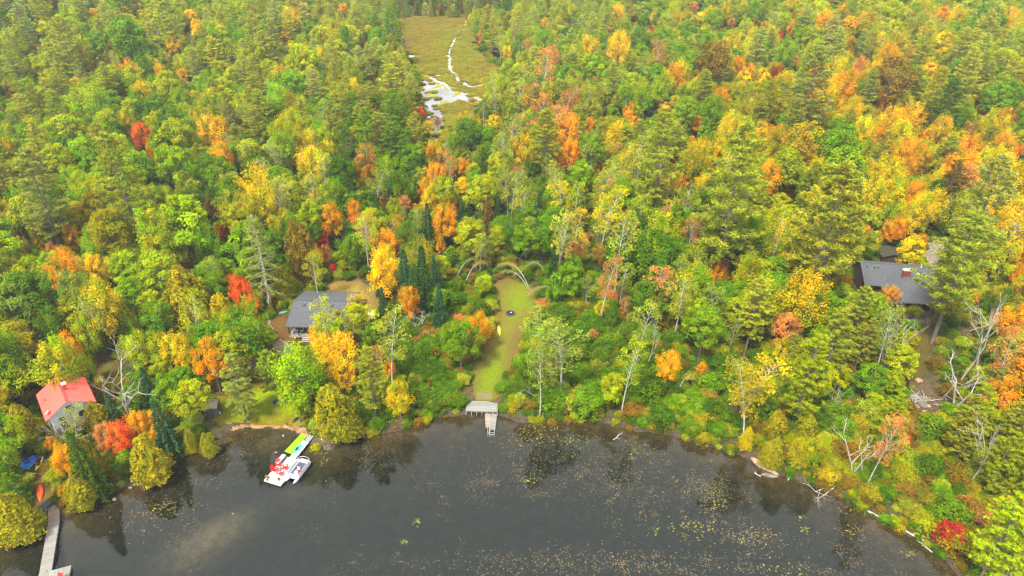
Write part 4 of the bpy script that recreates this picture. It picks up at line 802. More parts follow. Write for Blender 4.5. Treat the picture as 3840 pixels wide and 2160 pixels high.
# ------------------------------------------------------------ buildings
def mk_roof(b, x0, x1, hw, ze, zr, th=.14, drop=.0):
    """gable roof slabs, ridge along x at y=0"""
    for s in (-1, 1):
        p = [(x0, 0, zr), (x1, 0, zr), (x1, s*hw, ze), (x0, s*hw, ze)]
        b.slab(p if s < 0 else p[::-1], th)
    return b
def gable_walls(b, x0, x1, y0, y1, z0, ze, zr):
    ym = 0.
    b.box(((x0+x1)/2, y0+.07, (z0+ze)/2), (x1-x0, .14, ze-z0)); b.box(((x0+x1)/2, y1-.07, (z0+ze)/2), (x1-x0, .14, ze-z0))
    for x, s in ((x0+.07, -1), (x1-.07, 1)):
        P = [(y0+.14, z0), (y1-.14, z0), (y1-.14, ze), (ym, zr), (y0+.14, ze)]; n = len(P)
        v = [(x-.07, y, z) for y, z in P]+[(x+.07, y, z) for y, z in P]
        b.add(v, [tuple(range(n-1, -1, -1)), tuple(range(n, 2*n))]+[(i, (i+1) % n, (i+1) % n+n, i+n) for i in range(n)])
    return b
M_GLASS = mat('window_glass', (.02, .028, .03), .12, (.03, .04, .04), 1., spec=.6)
M_WHITE = mat('white_paint', (.62, .63, .62), .6, (.5, .5, .49), 2)
M_BLACK = mat('black_metal', (.015, .015, .017), .5, (.02, .02, .02), 2)
M_GREYW = plank_mat('weathered_planks', (.30, .29, .27), (.42, .41, .38), .16, 1)
def shingle(name, c, c2):
    m = mat(name, c, .95, c2, 5, 1., bscale=24, spec=.2, contrast=.28); nt = m.node_tree; N = nt.nodes; L = nt.links; b = N['Principled BSDF']; src = b.inputs['Base Color'].links[0].from_socket
    tc = N.new('ShaderNodeTexCoord'); br = N.new('ShaderNodeTexBrick'); br.inputs['Scale'].default_value = 3.2; br.inputs['Color1'].default_value = (1, 1, 1, 1); br.inputs['Color2'].default_value = (.72, .72, .74, 1); br.inputs['Mortar'].default_value = (.5, .5, .5, 1); br.inputs['Mortar Size'].default_value = .03
    L.new(tc.outputs['Object'], br.inputs[0]); mx = N.new('ShaderNodeMix'); mx.data_type = 'RGBA'; mx.blend_type = 'MULTIPLY'; mx.inputs[0].default_value = 1; L.new(src, mx.inputs[6]); L.new(br.outputs[0], mx.inputs[7])
    n = N.new('ShaderNodeTexNoise'); n.inputs['Scale'].default_value = 1.1; n.inputs['Detail'].default_value = 9; n.inputs['Roughness'].default_value = .75; L.new(tc.outputs['Object'], n.inputs[0]); mr = N.new('ShaderNodeMapRange'); mr.inputs[1].default_value = .56; mr.inputs[2].default_value = .72; mr.inputs[4].default_value = .55; L.new(n.outputs[0], mr.inputs[0])
    m2 = N.new('ShaderNodeMix'); m2.data_type = 'RGBA'; L.new(mr.outputs[0], m2.inputs[0]); L.new(mx.outputs[2], m2.inputs[6]); m2.inputs[7].default_value = (.11, .085, .05, 1); L.new(m2.outputs[2], b.inputs['Base Color']); return m
M_SHING = shingle('grey_shingles', (.12, .127, .138), (.062, .068, .076))
M_SHING2 = shingle('slate_shingles', (.115, .12, .13), (.06, .065, .072))
def window(parent, c, w, h, rz, frame=M_WHITE):
    f = MB().box(c, (w, .06, h), rz).build('window', frame, parent); 
    n = Matrix.Rotation(rz, 3, 'Z') @ Vector((0, -1, 0)); MB().box(Vector(c)+n*.025, (w-.14, .03, h-.14), rz).build('pane', M_GLASS, f)
    return f
def red_cabin():
    ang = radians(-50.4); c = Vector((-67.1, 78.3, 0)); e = empty('cabin', c, ang, 'white cabin under a bright red metal roof with a front balcony', 'cabin')
    roof = mk_roof(MB(), -3.75, 3.75, 3.35, 6.5, 8.5, .1).build('roof', plank_mat('red_metal_roof', alb(250, 92, 80, .8), alb(245, 100, 88, .76), .42, 0, .0, .45), e)
    MB().box((0, 0, 8.52), (7.5, .3, .05)).build('ridge_cap', mat('red_trim', alb(220, 60, 55, .8), .5), roof)
    m = MB(); [m.box((x, s*3.35, 6.44), (.12 if x else 7.5, .06, .2)) for s in (-1, 1) for x in (0,)]; m.build('fascia', mat('dark_red_trim', alb(160, 30, 35, .6), .5), roof)
    gable_walls(MB(), -3.4, 2.7, -2.85, 2.85, .2, 6.35, 8.05).build('wall', mat('white_siding', (.50, .54, .56), .8, (.42, .46, .48), 3), e)
    ch = MB().box((.3, .45, 8.75), (.42, .42, 1.)).build('chimney', mat('chimney_red', alb(200, 80, 70, .6), .8), e); k = MB().box((.3, .45, 9.33), (.62, .62, .16)); k.lathe((.3, .45, 9.41), [(.16, 0), (.16, .12)]); k.build('chimney_cap', M_WHITE, ch)
    for x, y in ((-2.4, -.7), (-.6, -2.5)): MB().lathe((x, y, 8.5-abs(y)/3.35*2-.1), [(.07, 0), (.07, .45)], 8).build('vent_pipe', mat('vent_dark', (.08, .04, .04), .6), e)
    d = MB(); d.lathe((0, 0, 0), [(.05, -.12), (.22, -.05), (.36, .04), (.38, .07), (.0, -.02)], 16); o = d.build('satellite_dish', mat('dish_white', (.75, .75, .78), .4), e, (2.9, -2.75, 7.3), True); o.rotation_euler = (radians(40), 0, radians(-30)); MB().tube([(0, 0, -.1), (0, .1, -.5)], .03).build('dish_arm', M_BLACK, o)
    # front: balcony in the gable, deck storey below, glass doors
    X = 2.7; b = MB().box((X+.6, 0, 3.55), (1.3, 5.2, .14)); b.build('balcony', plank_mat('brown_planks', alb(120, 95, 75), alb(95, 78, 62), .15, 0), e)
    r = MB(); r.box((X+1.2, 0, 4.5), (.07, 5.2, .08)); r.box((X+1.2, 0, 3.75), (.05, 5.2, .06)); [r.box((X+1.2, -2.55+i*.17, 4.1), (.04, .05, .75)) for i in range(31)]
    [r.box((X+.6, s*2.58, 4.5), (1.2, .06, .08)) for s in (-1, 1)]; [r.box((X+.1+i*.17, s*2.58, 4.1), (.04, .04, .75)) for i in range(7) for s in (-1, 1)]; r.build('railing', mat('brown_rail', alb(125, 105, 85), .8), e)
    MB().box((X+1.1, 0, 1.35), (2.4, 6.2, .16)).build('deck', plank_mat('deck_planks', alb(110, 95, 80), alb(90, 78, 66), .15, 0), e)
    m = MB(); [m.box((X+x, y, .3), (.14, .14, 2.0)) for x in (.3, 2.1) for y in (-2.9, 0, 2.9)]; m.build('deck_posts', M_WHITE, e)
    m = MB(); m.box((X+2.25, 0, 2.3), (.06, 6.2, .07)); [m.box((X+2.25, -3.05+i*.61, 1.85), (.06, .06, .9)) for i in range(11)]; m.build('deck_railing', M_WHITE, e)
    m = MB(); [m.box((X+.98, s*2.3, 5.6), (.1, .12, 1.7), 0) for s in ()]; m.box((X+.35, -.2, 5.75), (.7, .12, .1)); m.build('gable_beam', mat('beam', alb(90, 60, 50), .8), e)
    for y, z, w, h in ((-1.5, 4.6, .95, 1.9), (1.2, 4.9, 1.2, 1.1), (0., 6.6, .9, .7)): window(e, (X+.04, y, z), w, h, pi/2, mat('brown_frame', alb(100, 70, 60), .7) if z > 6 else M_WHITE)
    for y in (-2.0, -.7, .7, 2.0): window(e, (X+.04, y, 2.4), 1.1, 1.9, pi/2)
    MB().box((X+.5, 2.1, 4.05), (.5, .5, .75)).build('patio_heater_box', mat('green_box', alb(70, 95, 60), .7), e)
red_cabin()
def cottage():
    g = float(hgt(np.array([-35.]), np.array([103.]))[0]); zr, ze = g+4.5, g+2.65
    A = un(1109, 1124, zr); B = un(1312, 1128, zr); C = un(1073, 1226, ze); ang = math.atan2(B[1]-A[1], B[0]-A[0]); c = ((A[0]+B[0])/2, (A[1]+B[1])/2, 0)
    L = math.hypot(B[0]-A[0], B[1]-A[1])/2+.35; hw = 6.0
    e = empty('cottage', c, ang, 'low cottage under a grey shingle roof with a dark framed porch', 'cottage')
    roof = mk_roof(MB(), -L, L, hw, ze, zr, .16).build('roof', M_SHING, e); MB().box((0, 0, zr+.02), (2*L, .3, .06)).build('ridge_cap', M_SHING2, roof)
    m = MB(); [m.box((s*(L+.02), t*hw/2, (zr+ze)/2-.1), (.06, math.hypot(hw, zr-ze), .2), 0, t*-math.atan2(zr-ze, hw)) for s in (-1, 1) for t in (-1, 1)]; m.build('barge_board', M_BLACK, roof)
    for x in (-3.2, -.6, 2.): v = MB(); v.lathe((x, -1.3, zr-.45), [(.18, 0), (.18, .18), (.26, .2), (.26, .28), (.05, .33)], 12); v.build('roof_vent', mat('vent_grey', (.06, .065, .075), .5), e)
    MB().lathe((.0, -.5, zr-.15), [(.07, 0), (.07, .55)], 8).build('vent_pipe', M_WHITE, e)
    gable_walls(MB(), -L+.4, L-.4, -3.6, hw-.4, g-1, ze-.1, zr-.22).build('wall', mat('dark_wall', (.06, .065, .07), .8, (.045, .05, .055), 3), e)
    MB().box((0, -4.75, g+.35), (2*L-.6, 2.3, .3)).build('porch_floor', plank_mat('porch_planks', alb(175, 175, 170), alb(150, 150, 145), .15, 0), e)
    m = MB(); [m.box((x, -5.75, g+1.5), (.13, .13, 2.2)) for x in np.linspace(-L+.4, L-.4, 7)]; m.box((0, -5.75, g+2.5), (2*L-.7, .14, .16)); m.box((-L+.4+.85, -5.75, g+1.4), (.05, .06, 2.0)); m.build('porch_posts', M_BLACK, e)
    MB().box((-L+1.4, -5.88, g+.48), (2.3, .06, .1)).build('porch_trim', mat('cream_trim', alb(210, 200, 180, .7), .7), e)
    m = MB(); [m.box((-L+4.6, -6.05-.32*i, g+.3-.17*i), (3.8, .3, .1)) for i in range(3)]; m.build('steps', mat('pale_steps', alb(190, 190, 182, .7), .8), e)
    for x in (-3.2, -.6, 2., 4.): window(e, (x, -3.68, g+1.6), 1.3, 1.1, 0)
    window(e, (-L+.33, 1., g+1.6), 1.2, 1., pi*1.5)
    for x in (-4.1, -3.1): 
        ch = empty('porch_chair', Vector(c)+Matrix.Rotation(ang, 3, 'Z') @ Vector((x, -4.8, g+.5)), ang+.3*x, 'grey chair '+('at the corner' if x < -4 else 'nearer the steps')+' of the dark framed cottage porch', 'chair', 'porch chairs')
        MB().box((0, 0, .42), (.5, .5, .06)).build('seat', M_WHITE, ch); MB().box((0, .26, .72), (.5, .06, .6), 0, -.2).build('backrest', M_WHITE, ch)
        for sx in (-.2, .2):
            for sy in (-.2, .2): MB().box((sx, sy, .19), (.05, .05, .4)).build('leg', M_BLACK, ch)
cottage()
def right_cabin():
    g = float(hgt(np.array([77.]), np.array([114.]))[0]); zr, ze = g+5.2, g+2.9
    A = un(3226, 982, zr); B = un(3512, 1000, zr); ang = math.atan2(B[1]-A[1], B[0]-A[0]); c = ((A[0]+B[0])/2, (A[1]+B[1])/2, 0); L = math.hypot(B[0]-A[0], B[1]-A[1])/2
    e = empty('cabin', c, ang, 'dark cabin with a slate grey roof, hipped front wing and brick chimney', 'cabin')
    roof = mk_roof(MB(), -L, L, 5.0, ze, zr, .16).build('roof', M_SHING2, e); MB().box((0, 0, zr+.02), (2*L, .28, .06)).build('ridge_cap', M_SHING, roof)
    w = 4.4; yf = -10.6; yr = -5.; x0 = .2; zt = zr+.05; m = MB()
    def tri(P, th=.14):
        return m.slab(P, th)
    tri([(x0, 0, zt), (x0-w, 0, ze-.0), (x0-w, yf, ze), (x0, yr, zt)]); tri([(x0, 0, zt), (x0, yr, zt), (x0+w, yf, ze), (x0+w, 0, ze)]); tri([(x0, yr, zt), (x0-w, yf, ze), (x0+w, yf, ze)])
    m.build('wing_roof', M_SHING2, e)
    m = MB().tube([(x0, yr, zt+.02), (x0+w, yf, ze+.02)], .05, 5); m.tube([(x0, yr, zt+.02), (x0-w, yf, ze+.02)], .05, 5); m.build('hip_cap', M_SHING, roof)
    gable_walls(MB(), -L+.4, L-.4, -4.4, 4.4, g-1.5, ze-.1, zr-.3).build('wall', mat('brown_log_wall', alb(95, 60, 45), .85, alb(60, 40, 30), 4), e)
    MB().box((x0, (yf+1.9-4.4)/2, (g-1.5+ze-.1)/2), (2*w-1.2, -4.4-(yf+1.9), ze-.1-g+1.5)).build('wing_wall', mat('wing_log_wall', alb(100, 62, 45), .85, alb(60, 40, 30), 4), e)
    MB().box((x0, yf+1.1, g+.1), (2*w-.8, 1.7, .25)).build('porch_floor', plank_mat('cedar_planks', alb(150, 110, 80), alb(120, 90, 65), .15, 0), e)
    m = MB(); [m.box((x0+x, yf+.4, g+1.5), (.16, .16, 2.7)) for x in (-w+.5, -1.3, 1.3, w-.5)]; m.build('porch_posts', mat('cedar_post', alb(150, 95, 65), .8), e)
    for x in (-2.4, 0, 2.4): window(e, (x0+x, yf+1.86, g+1.5), 1.4, 1.3, 0, mat('dark_frame', alb(80, 50, 40), .7))
    ch = MB().box((x0-.25, -4.3, zr+.1), (1.35, .62, 2.1)).build('chimney', mat('red_brick', alb(165, 75, 60), .9, alb(120, 60, 50), 9, .5), e)
    MB().box((x0-.25, -4.3, zr+1.2), (1.55, .8, .14)).build('chimney_cap', mat('cream_stone', alb(225, 205, 170, .75), .8), ch)
    m = MB(); m.lathe((x0-.6, -4.3, zr+1.27), [(.13, 0), (.13, .22)]); m.lathe((x0+.1, -4.3, zr+1.27), [(.13, 0), (.13, .3)]); m.build('flue', M_WHITE, ch)
    for x, y in ((-4.6, -1.2), (-3.9, -1.1), (1.9, -1.5), (3.7, -1.7), (-6, -1)): MB().lathe((x, y, zr-abs(y)*.46-.05), [(.12, 0), (.12, .2), (.17, .25)], 8).build('roof_vent', M_BLACK, e)
    MB().lathe((4.2, -.35, zr-.2), [(.13, 0), (.13, .5), (.2, .52), (.2, .62)], 10).build('vent_pipe', M_WHITE, e)
    MB().box((x0+w+.3, yf+2.6, g+.75), (1.1, 1.3, 1.2)).build('water_tank', mat('tank_grey', alb(150, 155, 165), .5), e)
    # outbuilding behind
    p = place(3346, 985); s = empty('outbuilding', (p.x, p.y+1.5, p.z-.8), ang, 'small brown outbuilding half hidden behind the slate grey cabin', 'shed')
    mk_roof(MB(), -2.1, 2.1, 2.4, 2.3, 3.1, .12).build('roof', mat('leafy_brown_roof', alb(80, 68, 52), .95, alb(62, 66, 34), 3, .8), s).rotation_euler = (0, 0, pi/2); gable_walls(MB(), -1.8, 1.8, -2.1, 2.1, -1, 2.25, 2.9).build('wall', mat('shed_wall', alb(90, 60, 45), .9), s).rotation_euler = (0, 0, pi/2)
    p = place(3478, 1190); s = empty('steps', p, .5, 'weathered timber steps leading down from the slate grey cabin', 'steps')
    for i in range(5): MB().box((0, .38*i, .1+.06*i), (3.0, .3, .12)).build('tread', mat('old_timber', alb(130, 105, 85), .9), s)
right_cabin()
def bx(name, px, py, d, m, rz, label, cat, lid=None, dz=0., lidm=None, bev=.03):
    p = place(px, py, dz); e = empty(name, p+Vector((0, 0, dz)), rz, label, cat); MB().box((0, 0, d[2]/2), d).build('body', m, e, bevel=bev)
    if lid: MB().box((0, 0, d[2]+lid/2), (d[0]+.08, d[1]+.08, lid)).build('lid', lidm or m, e, bevel=bev)
    return e
def shed():
    p = place(800, 1548); e = empty('shed', p, radians(6), 'small grey shed with a tan roof at the left edge of the beach lawn', 'shed')
    mk_roof(MB(), -1.25, 1.25, 1.15, 1.9, 2.45, .08).build('roof', mat('tan_roof', alb(175, 165, 135, .7), .9, alb(120, 120, 105, .7), 3, .4), e); gable_walls(MB(), -1.1, 1.1, -.95, .95, -.4, 1.87, 2.3).build('wall', plank_mat('grey_boards', alb(120, 125, 120), alb(100, 104, 100), .14, 0), e)
    MB().box((.2, -.98, .85), (.75, .05, 1.7)).build('door', mat('shed_door', alb(95, 80, 70), .8), e); b = MB().tube([(1.25, -.2, .0), (1.28, -.7, 2.2)], .06, 6); b.build('post', mat('brown_post', alb(100, 70, 50), .8), e)
    l = tag(MB().lathe((0, 0, 0), [(.16, 0), (.2, .12), (.2, .4), (.1, .48)], 10).build('bucket', M_WHITE, None, place(823, 1552)), 'white bucket beside the small grey shed', 'bucket')
shed()
bx('barbecue', 1393, 1192, (1.1, .8, .95), mat('grill_grey', alb(175, 180, 190, .7), .5), .1, 'grey covered barbecue in the dry yard right of the cottage', 'barbecue', .14, lidm=mat('grill_lid', alb(225, 225, 230, .8), .5))
bx('storage_bin', 1393, 1212, (.9, .7, .6), M_BLACK, .2, 'black storage bin in front of the grey covered barbecue', 'bin', .08)
bx('storage_box', 178, 1906, (.9, 1.5, .65), mat('grey_box', alb(85, 88, 100), .6), -.25, 'dark grey storage box at the shore end of the long wooden dock', 'box', .09)

# ------------------------------------------------------------ docks and floats
def dock(name, A, B, width, z, m, label, cat='dock', th=.16, posts=0, postm=None, ax=1, rim=None, lateral=0.):
    """A, B: photo points of the two ends of the centre line"""
    a = un(*A, z); b_ = un(*B, z); L = math.hypot(b_[0]-a[0], b_[1]-a[1]); ang = math.atan2(b_[1]-a[1], b_[0]-a[0]); e = empty(name, ((a[0]+b_[0])/2, (a[1]+b_[1])/2, z), ang, label, cat)
    MB().box((0, 0, -th/2), (L, width, th)).build('decking', m, e)
    f = MB(); [f.box((0, s*(width/2-.04), -th-.1), (L-.02, .08, .2)) for s in (-1, 1)]; [f.box((s*(L/2-.05), 0, -th-.1), (.08, width-.2, .2)) for s in (-1, 1)]; f.build('frame', rim or mat('dock_frame', (.07, .06, .05), .8), e)
    for i in range(posts):
        x = -L/2+L*(i+.5)/posts
        for s in (-1, 1): MB().tube([(x, s*(width/2+.05), .12), (x, s*(width/2+.05), -1.9)], .045, 6).build('post', postm or M_BLACK, e)
    return e, L
M_DOCKX = plank_mat('silver_planks_x', alb(172, 170, 162, .55), alb(130, 128, 120, .5), .15, 0)
M_DOCKX2 = plank_mat('tan_planks_x', alb(195, 176, 155, .52), alb(160, 142, 124, .5), .15, 0)
M_DOCKX3 = plank_mat('silver_planks_y', alb(178, 178, 170, .56), alb(128, 130, 124, .5), .16, 1)
dock('wooden_dock', (202, 1893), (201, 1962), 1.35, .62, M_DOCKX2, 'tan shore section of the long wooden dock at the left bank', posts=2)
dock('wooden_dock', (201, 1960), (170, 2146), 1.35, .48, M_DOCKX, 'long narrow silver grey dock running out from the left bank', posts=5)
e, L = dock('end_dock', (140, 2176), (262, 2143), 1.9, .5, M_DOCKX, 'silver grey crosswise dock end at the bottom left corner', posts=2)
# weathered deck in the middle with two gangplanks, ladders and a stone grid
g0 = .72
def deck():
    e = empty('deck', (0, 0, 0), 0, 'weathered silver plank deck on short posts below the grass clearing', 'deck')
    A = [un(x, y, g0) for x, y in ((1749, 1513), (1777, 1503), (1833, 1505), (1866, 1514), (1866, 1546), (1746, 1541))]
    MB().slab([(x, y, g0) for x, y in A][::-1], .14).build('decking', M_DOCKX3, e)
    a = un(1748, 1541, g0); b_ = un(1866, 1546, g0); m = MB(); m.box(((a[0]+b_[0])/2, (a[1]+b_[1])/2-.06, g0-.12), (b_[0]-a[0], .1, .24), math.atan2(b_[1]-a[1], b_[0]-a[0])); m.build('fascia', mat('dark_fascia', (.04, .035, .03), .8), e)
    for i in range(7):
        t = i/6; MB().tube([(a[0]+(b_[0]-a[0])*t, a[1]+(b_[1]-a[1])*t-.12, g0-.02), (a[0]+(b_[0]-a[0])*t, a[1]+(b_[1]-a[1])*t-.12, -.6)], .05, 6).build('post', M_DEAD, e)
    a = un(1832, 1507, g0+.09); b_ = un(1866, 1543, g0+.09); MB().slab([(a[0], b_[1]+.05, g0+.09), (b_[0], b_[1]-.05, g0+.09), (b_[0], a[1]-.3, g0+.09), (a[0]+.2, a[1]-.3, g0+.09)], .08).build('raised_panel', M_DOCKX3, e)
deck()
def ladder(x0, x1, y, z, name, label, L=1.5):
    e = empty(name, (0, 0, 0), 0, label, 'ladder'); 
    for x in (x0, x1): MB().tube([(x, y+.25, z+.02), (x, y-.1, z+.16), (x, y-L*.6, z), (x, y-L*.75, z-1.2)], .035, 6, True).build('rail', mat('galvanised', (.4, .4, .38), .4, metal=.3), e)
    for k in range(3): MB().tube([(x0, y-L*.65-.03*k, z-.1-.3*k), (x1, y-L*.65-.03*k, z-.1-.3*k)], .03, 6).build('rung', mat('galvanised', (.4, .4, .38), .4, metal=.3), e)
dock('floating_dock', (1829, 1549), (1832, 1601), .92, .42, M_DOCKX2, 'tan planked floating gangplank on the left below the weathered deck', posts=0)
dock('floating_dock', (1854, 1549), (1846, 1609), .92, .44, M_DOCKX, 'pale grey planked floating gangplank on the right below the weathered deck', posts=0)
a = un(1832, 1601, .42); ladder(a[0]-.1, a[0]+.15, a[1], .42, 'swim_ladder', 'short metal ladder at the end of the tan gangplank', 1.6)
a = un(1846, 1609, .44); ladder(a[0]-.35, a[0]+.35, a[1], .44, 'swim_ladder', 'curved metal ladder at the end of the pale grey gangplank', 1.1)
def grid():
    m = MB(); p = place(1817, 1485); 
    for i in range(9): m.box((-1.2+.3*i, 0, .05), (.1, 1.9, .06))
    for j in range(6): m.box((0, -.9+.36*j, .1), (2.6, .1, .05))
    tag(m.build('lattice_mat', mat('pale_lattice', alb(165, 158, 115, .45), .9), None, p), 'pale timber lattice laid in the grass above the weathered deck', 'lattice')
grid()
# the white swim raft, its ramps and everything on it
RZ = .42
M_RAFT = mat('raft_white', alb(240, 236, 224, .78), .7, alb(225, 220, 205, .75), 4)
def raft():
    a = [un(x, y, RZ) for x, y in ((1074, 1716), (1117, 1728), (1054, 1817), (993, 1795))]; c = (sum(p[0] for p in a)/4, sum(p[1] for p in a)/4)
    ang = math.atan2(a[1][1]+a[0][1]-a[2][1]-a[3][1], a[1][0]+a[0][0]-a[2][0]-a[3][0]); e = empty('swim_raft', (c[0], c[1], RZ), ang, 'white swim raft with red chairs anchored off the beach', 'raft')
    L, Wd = 4.9, 2.75; MB().box((0, 0, -.06), (L, Wd, .12)).build('decking', M_RAFT, e, bevel=.03)
    m = MB(); [m.box((s*(L/2+.015), 0, -.17), (.05, Wd+.06, .2)) for s in (-1, 1)]; [m.box((0, s*(Wd/2+.015), -.17), (L, .05, .2)) for s in (-1, 1)]; m.build('rim', mat('raft_rim', alb(200, 190, 175, .7), .7), e)
    m = MB(); [m.box((x, y, -.4), (1.4, 1.1, .35)) for x in (-1.5, 1.5) for y in (-.7, .7)]; m.build('floats', mat('navy_float', (.012, .014, .05), .6), e)
    return Vector((c[0], c[1], RZ)), ang
RC, RA = raft()
def onraft(px, py, z=RZ): x, y = un(px, py, z); return Vector((float(x), float(y), z))
dock('floating_ramp', (1148, 1654), (1095, 1719), .95, .44, M_RAFT, 'white walkway between the swim raft and the grey ramp', 'walkway', rim=mat('navy_float2', (.015, .016, .05), .6))
dock('shore_ramp', (1170, 1631), (1149, 1655), .85, .52, plank_mat('grey_ramp', alb(165, 170, 175, .65), alb(140, 145, 150, .6), .3, 0), 'short grey ramp from the shore cedar to the white walkway', 'ramp')
dock('small_dock', (1316, 1593), (1293, 1632), 1.15, .5, mat('tan_composite', alb(195, 185, 160, .72), .8, alb(180, 170, 146, .7), 5), 'small tan dock tucked against the shore right of the big cedar', rim=mat('white_rim', (.5, .5, .48), .6), posts=1)
c = onraft(1295, 1613, .5); e = empty('round_stool', c, 0, 'small round black stool on the small tan dock', 'stool'); MB().lathe((0, 0, .34), [(.2, 0), (.22, .02), (.22, .05)], 12).build('seat', M_BLACK, e); MB().lathe((0, 0, 0), [(.16, 0), (.04, .04), (.04, .34)], 8).build('base', M_BLACK, e)
tag(MB().box((0, 0, .015), (.75, .5, .02), .9).build('door_mat', mat('dark_mat', (.03, .04, .055), .9), None, onraft(1301, 1624, .5)), 'dark square mat on the small tan dock', 'mat')
def float_mat():
    a = [un(x, y, .08) for x, y in ((1131, 1625), (1153, 1632), (1093, 1702), (1067, 1692))]; m = MB(); n = 14
    tp = [(*a[3], .1), (*a[2], .1), (*a[1], .1), (*a[0], .1)]; m.slab(tp, .09)
    tag(m.build('floating_mat', mat('lime_foam', (.19, .52, .0), .7, (.16, .46, .0), 3), bevel=.03), 'bright lime green foam mat floating beside the white walkway', 'floating mat')
float_mat()
def hull(L, Wd, D, up=True, n=22, k=12, rocker=.12, tip=1.6, flat=.6):
    """canoe/kayak shell: returns verts, faces of an outer hull; keel at -D, gunwale at 0; up=False turns it over"""
    v = []; f = []
    for i in range(n+1):
        s = -1+2*i/n; w = Wd/2*max(0, 1-abs(s)**tip)**.8+.012; rise = rocker*abs(s)**3
        for j in range(k+1):
            a = pi*j/k; y = -w*cos(a)*(1 if flat else 1); z = -D*(1-rise)*(max(0, sin(a))**flat)*(max(.08, 1-abs(s)**6))+rise
            v.append((s*L/2, y, z if up else -z))
    q = k+1
    for i in range(n):
        for j in range(k): a = i*q+j; f.append((a, a+q, a+q+1, a+1))
    return v, f, q
def canoe(name, px, py, px2, py2, Wd, m, label, cat='canoe', up=False, dz=.0, m2=None, deckz=None):
    z0 = dz if deckz is not None else None
    if deckz is not None: a = onraft(px, py, deckz); b_ = onraft(px2, py2, deckz)
    else: a = place(px, py, .15); b_ = place(px2, py2, .15)
    d = b_-a; L = math.hypot(d.x, d.y); e = empty(name, (a+b_)/2, math.atan2(d.y, d.x), label, cat); D = Wd*.42
    v, f, q = hull(L, Wd, D, up); o = MB().add(v, f); h = o.build('hull', m, e, (0, 0, D+.02 if up else .03), True); so_ = h.modifiers.new('thick', 'SOLIDIFY'); so_.thickness = .03
    if up:
        t = MB(); [t.box((x, 0, D-.06), (.1 if abs(x) < .5 else .24, Wd*w_, .03)) for x, w_ in ((-L*.28, .72), (0, .97), (L*.28, .72))]; t.build('thwarts', m2 or M_BARK, e)
    else:
        t = MB().tube([(-L/2*.97, 0, .1), (-L*.35, 0, D*.97), (0, 0, D+.04), (L*.35, 0, D*.97), (L/2*.97, 0, .1)], .02, 5); t.build('keel', m2 or m, e)
    return e
def kayak(px, py, px2, py2, m, m2, label, Wd=.75, deckz=None, sit=True):
    a = place(px, py, .1) if deckz is None else onraft(px, py, deckz); b_ = place(px2, py2, .1) if deckz is None else onraft(px2, py2, deckz); d = b_-a; L = math.hypot(d.x, d.y); e = empty('kayak', (a+b_)/2, math.atan2(d.y, d.x), label, 'kayak', None)
    v, f, q = hull(L, Wd, .22, True); MB().add(v, f).build('hull', m, e, (0, 0, .24), True)
    vd = []; fd = []; n = 22
    for i in range(n+1):
        s = -1+2*i/n; w = Wd/2*max(0, 1-abs(s)**1.6)**.8+.012; r_ = .12*abs(s)**3
        vd += [(s*L/2, -w, r_), (s*L/2, -w*.5, r_+.07*(1-s*s)), (s*L/2, w*.5, r_+.07*(1-s*s)), (s*L/2, w, r_)]
    for i in range(n):
        for j in range(3): a_ = i*4+j; fd.append((a_, a_+4, a_+5, a_+1))
    MB().add(vd, fd).build('upper_deck', m2, e, (0, 0, .24), True)
    c = MB(); v = [(.42*cos(t)-.1, .21*sin(t), z) for z in (.30, .345) for t in np.linspace(0, 2*pi, 17)[:-1]]
    c.add(v, [tuple(range(15, -1, -1)), tuple(range(16, 32))]+[(i, (i+1) % 16, (i+1) % 16+16, i+16) for i in range(16)]); c.build('cockpit', M_BLACK, e)
    return e
def plas(n, r, g, b_, k=.72): return mat(n, alb(r, g, b_, k), .4, tuple(x*.9 for x in alb(r, g, b_, k)), 3)
canoe('canoe', 150, 1811, 151, 1880, .95, plas('orange_hull', 245, 95, 30), 'bright orange upturned canoe lying on the bare shore yard above the long dock')
canoe('canoe', 1869, 1217, 1875, 1259, .72, plas('yellow_hull', 235, 190, 70), 'yellow upturned canoe lying on the grass clearing')
canoe('canoe', 1040, 1177, 1084, 1166, .85, plas('green_hull', 80, 145, 105), 'pale green upturned canoe left of the grey roofed cottage')
canoe('canoe', 1096, 1586, 1128, 1556, .62, plas('black_hull', 25, 40, 45), 'narrow black upturned canoe on the right edge of the beach lawn')
kayak(131, 1745, 152, 1712, plas('crimson_hull', 200, 30, 60), plas('crimson_deck', 215, 35, 65), 'crimson kayak lying left of the green one on the shore yard', .62)
kayak(141, 1744, 160, 1712, plas('green_hull2', 30, 130, 110), plas('green_deck', 35, 150, 110), 'sea green kayak between the crimson and yellow kayaks', .55)
kayak(134, 1770, 163, 1714, plas('yellow_hull2', 235, 205, 20), plas('yellow_deck', 240, 215, 30), 'long yellow kayak in the row on the shore yard', .6)
kayak(156, 1761, 171, 1722, plas('red_hull', 230, 50, 40), plas('violet_deck', 90, 60, 200), 'red and violet kayak, rightmost of the row on the shore yard', .6)
kayak(1101, 1706, 1131, 1668, plas('pale_hull', 150, 220, 240, .8), plas('sky_blue_deck', 70, 205, 235, .8), 'sky blue kayak lying on the white walkway', .68, deckz=.46)
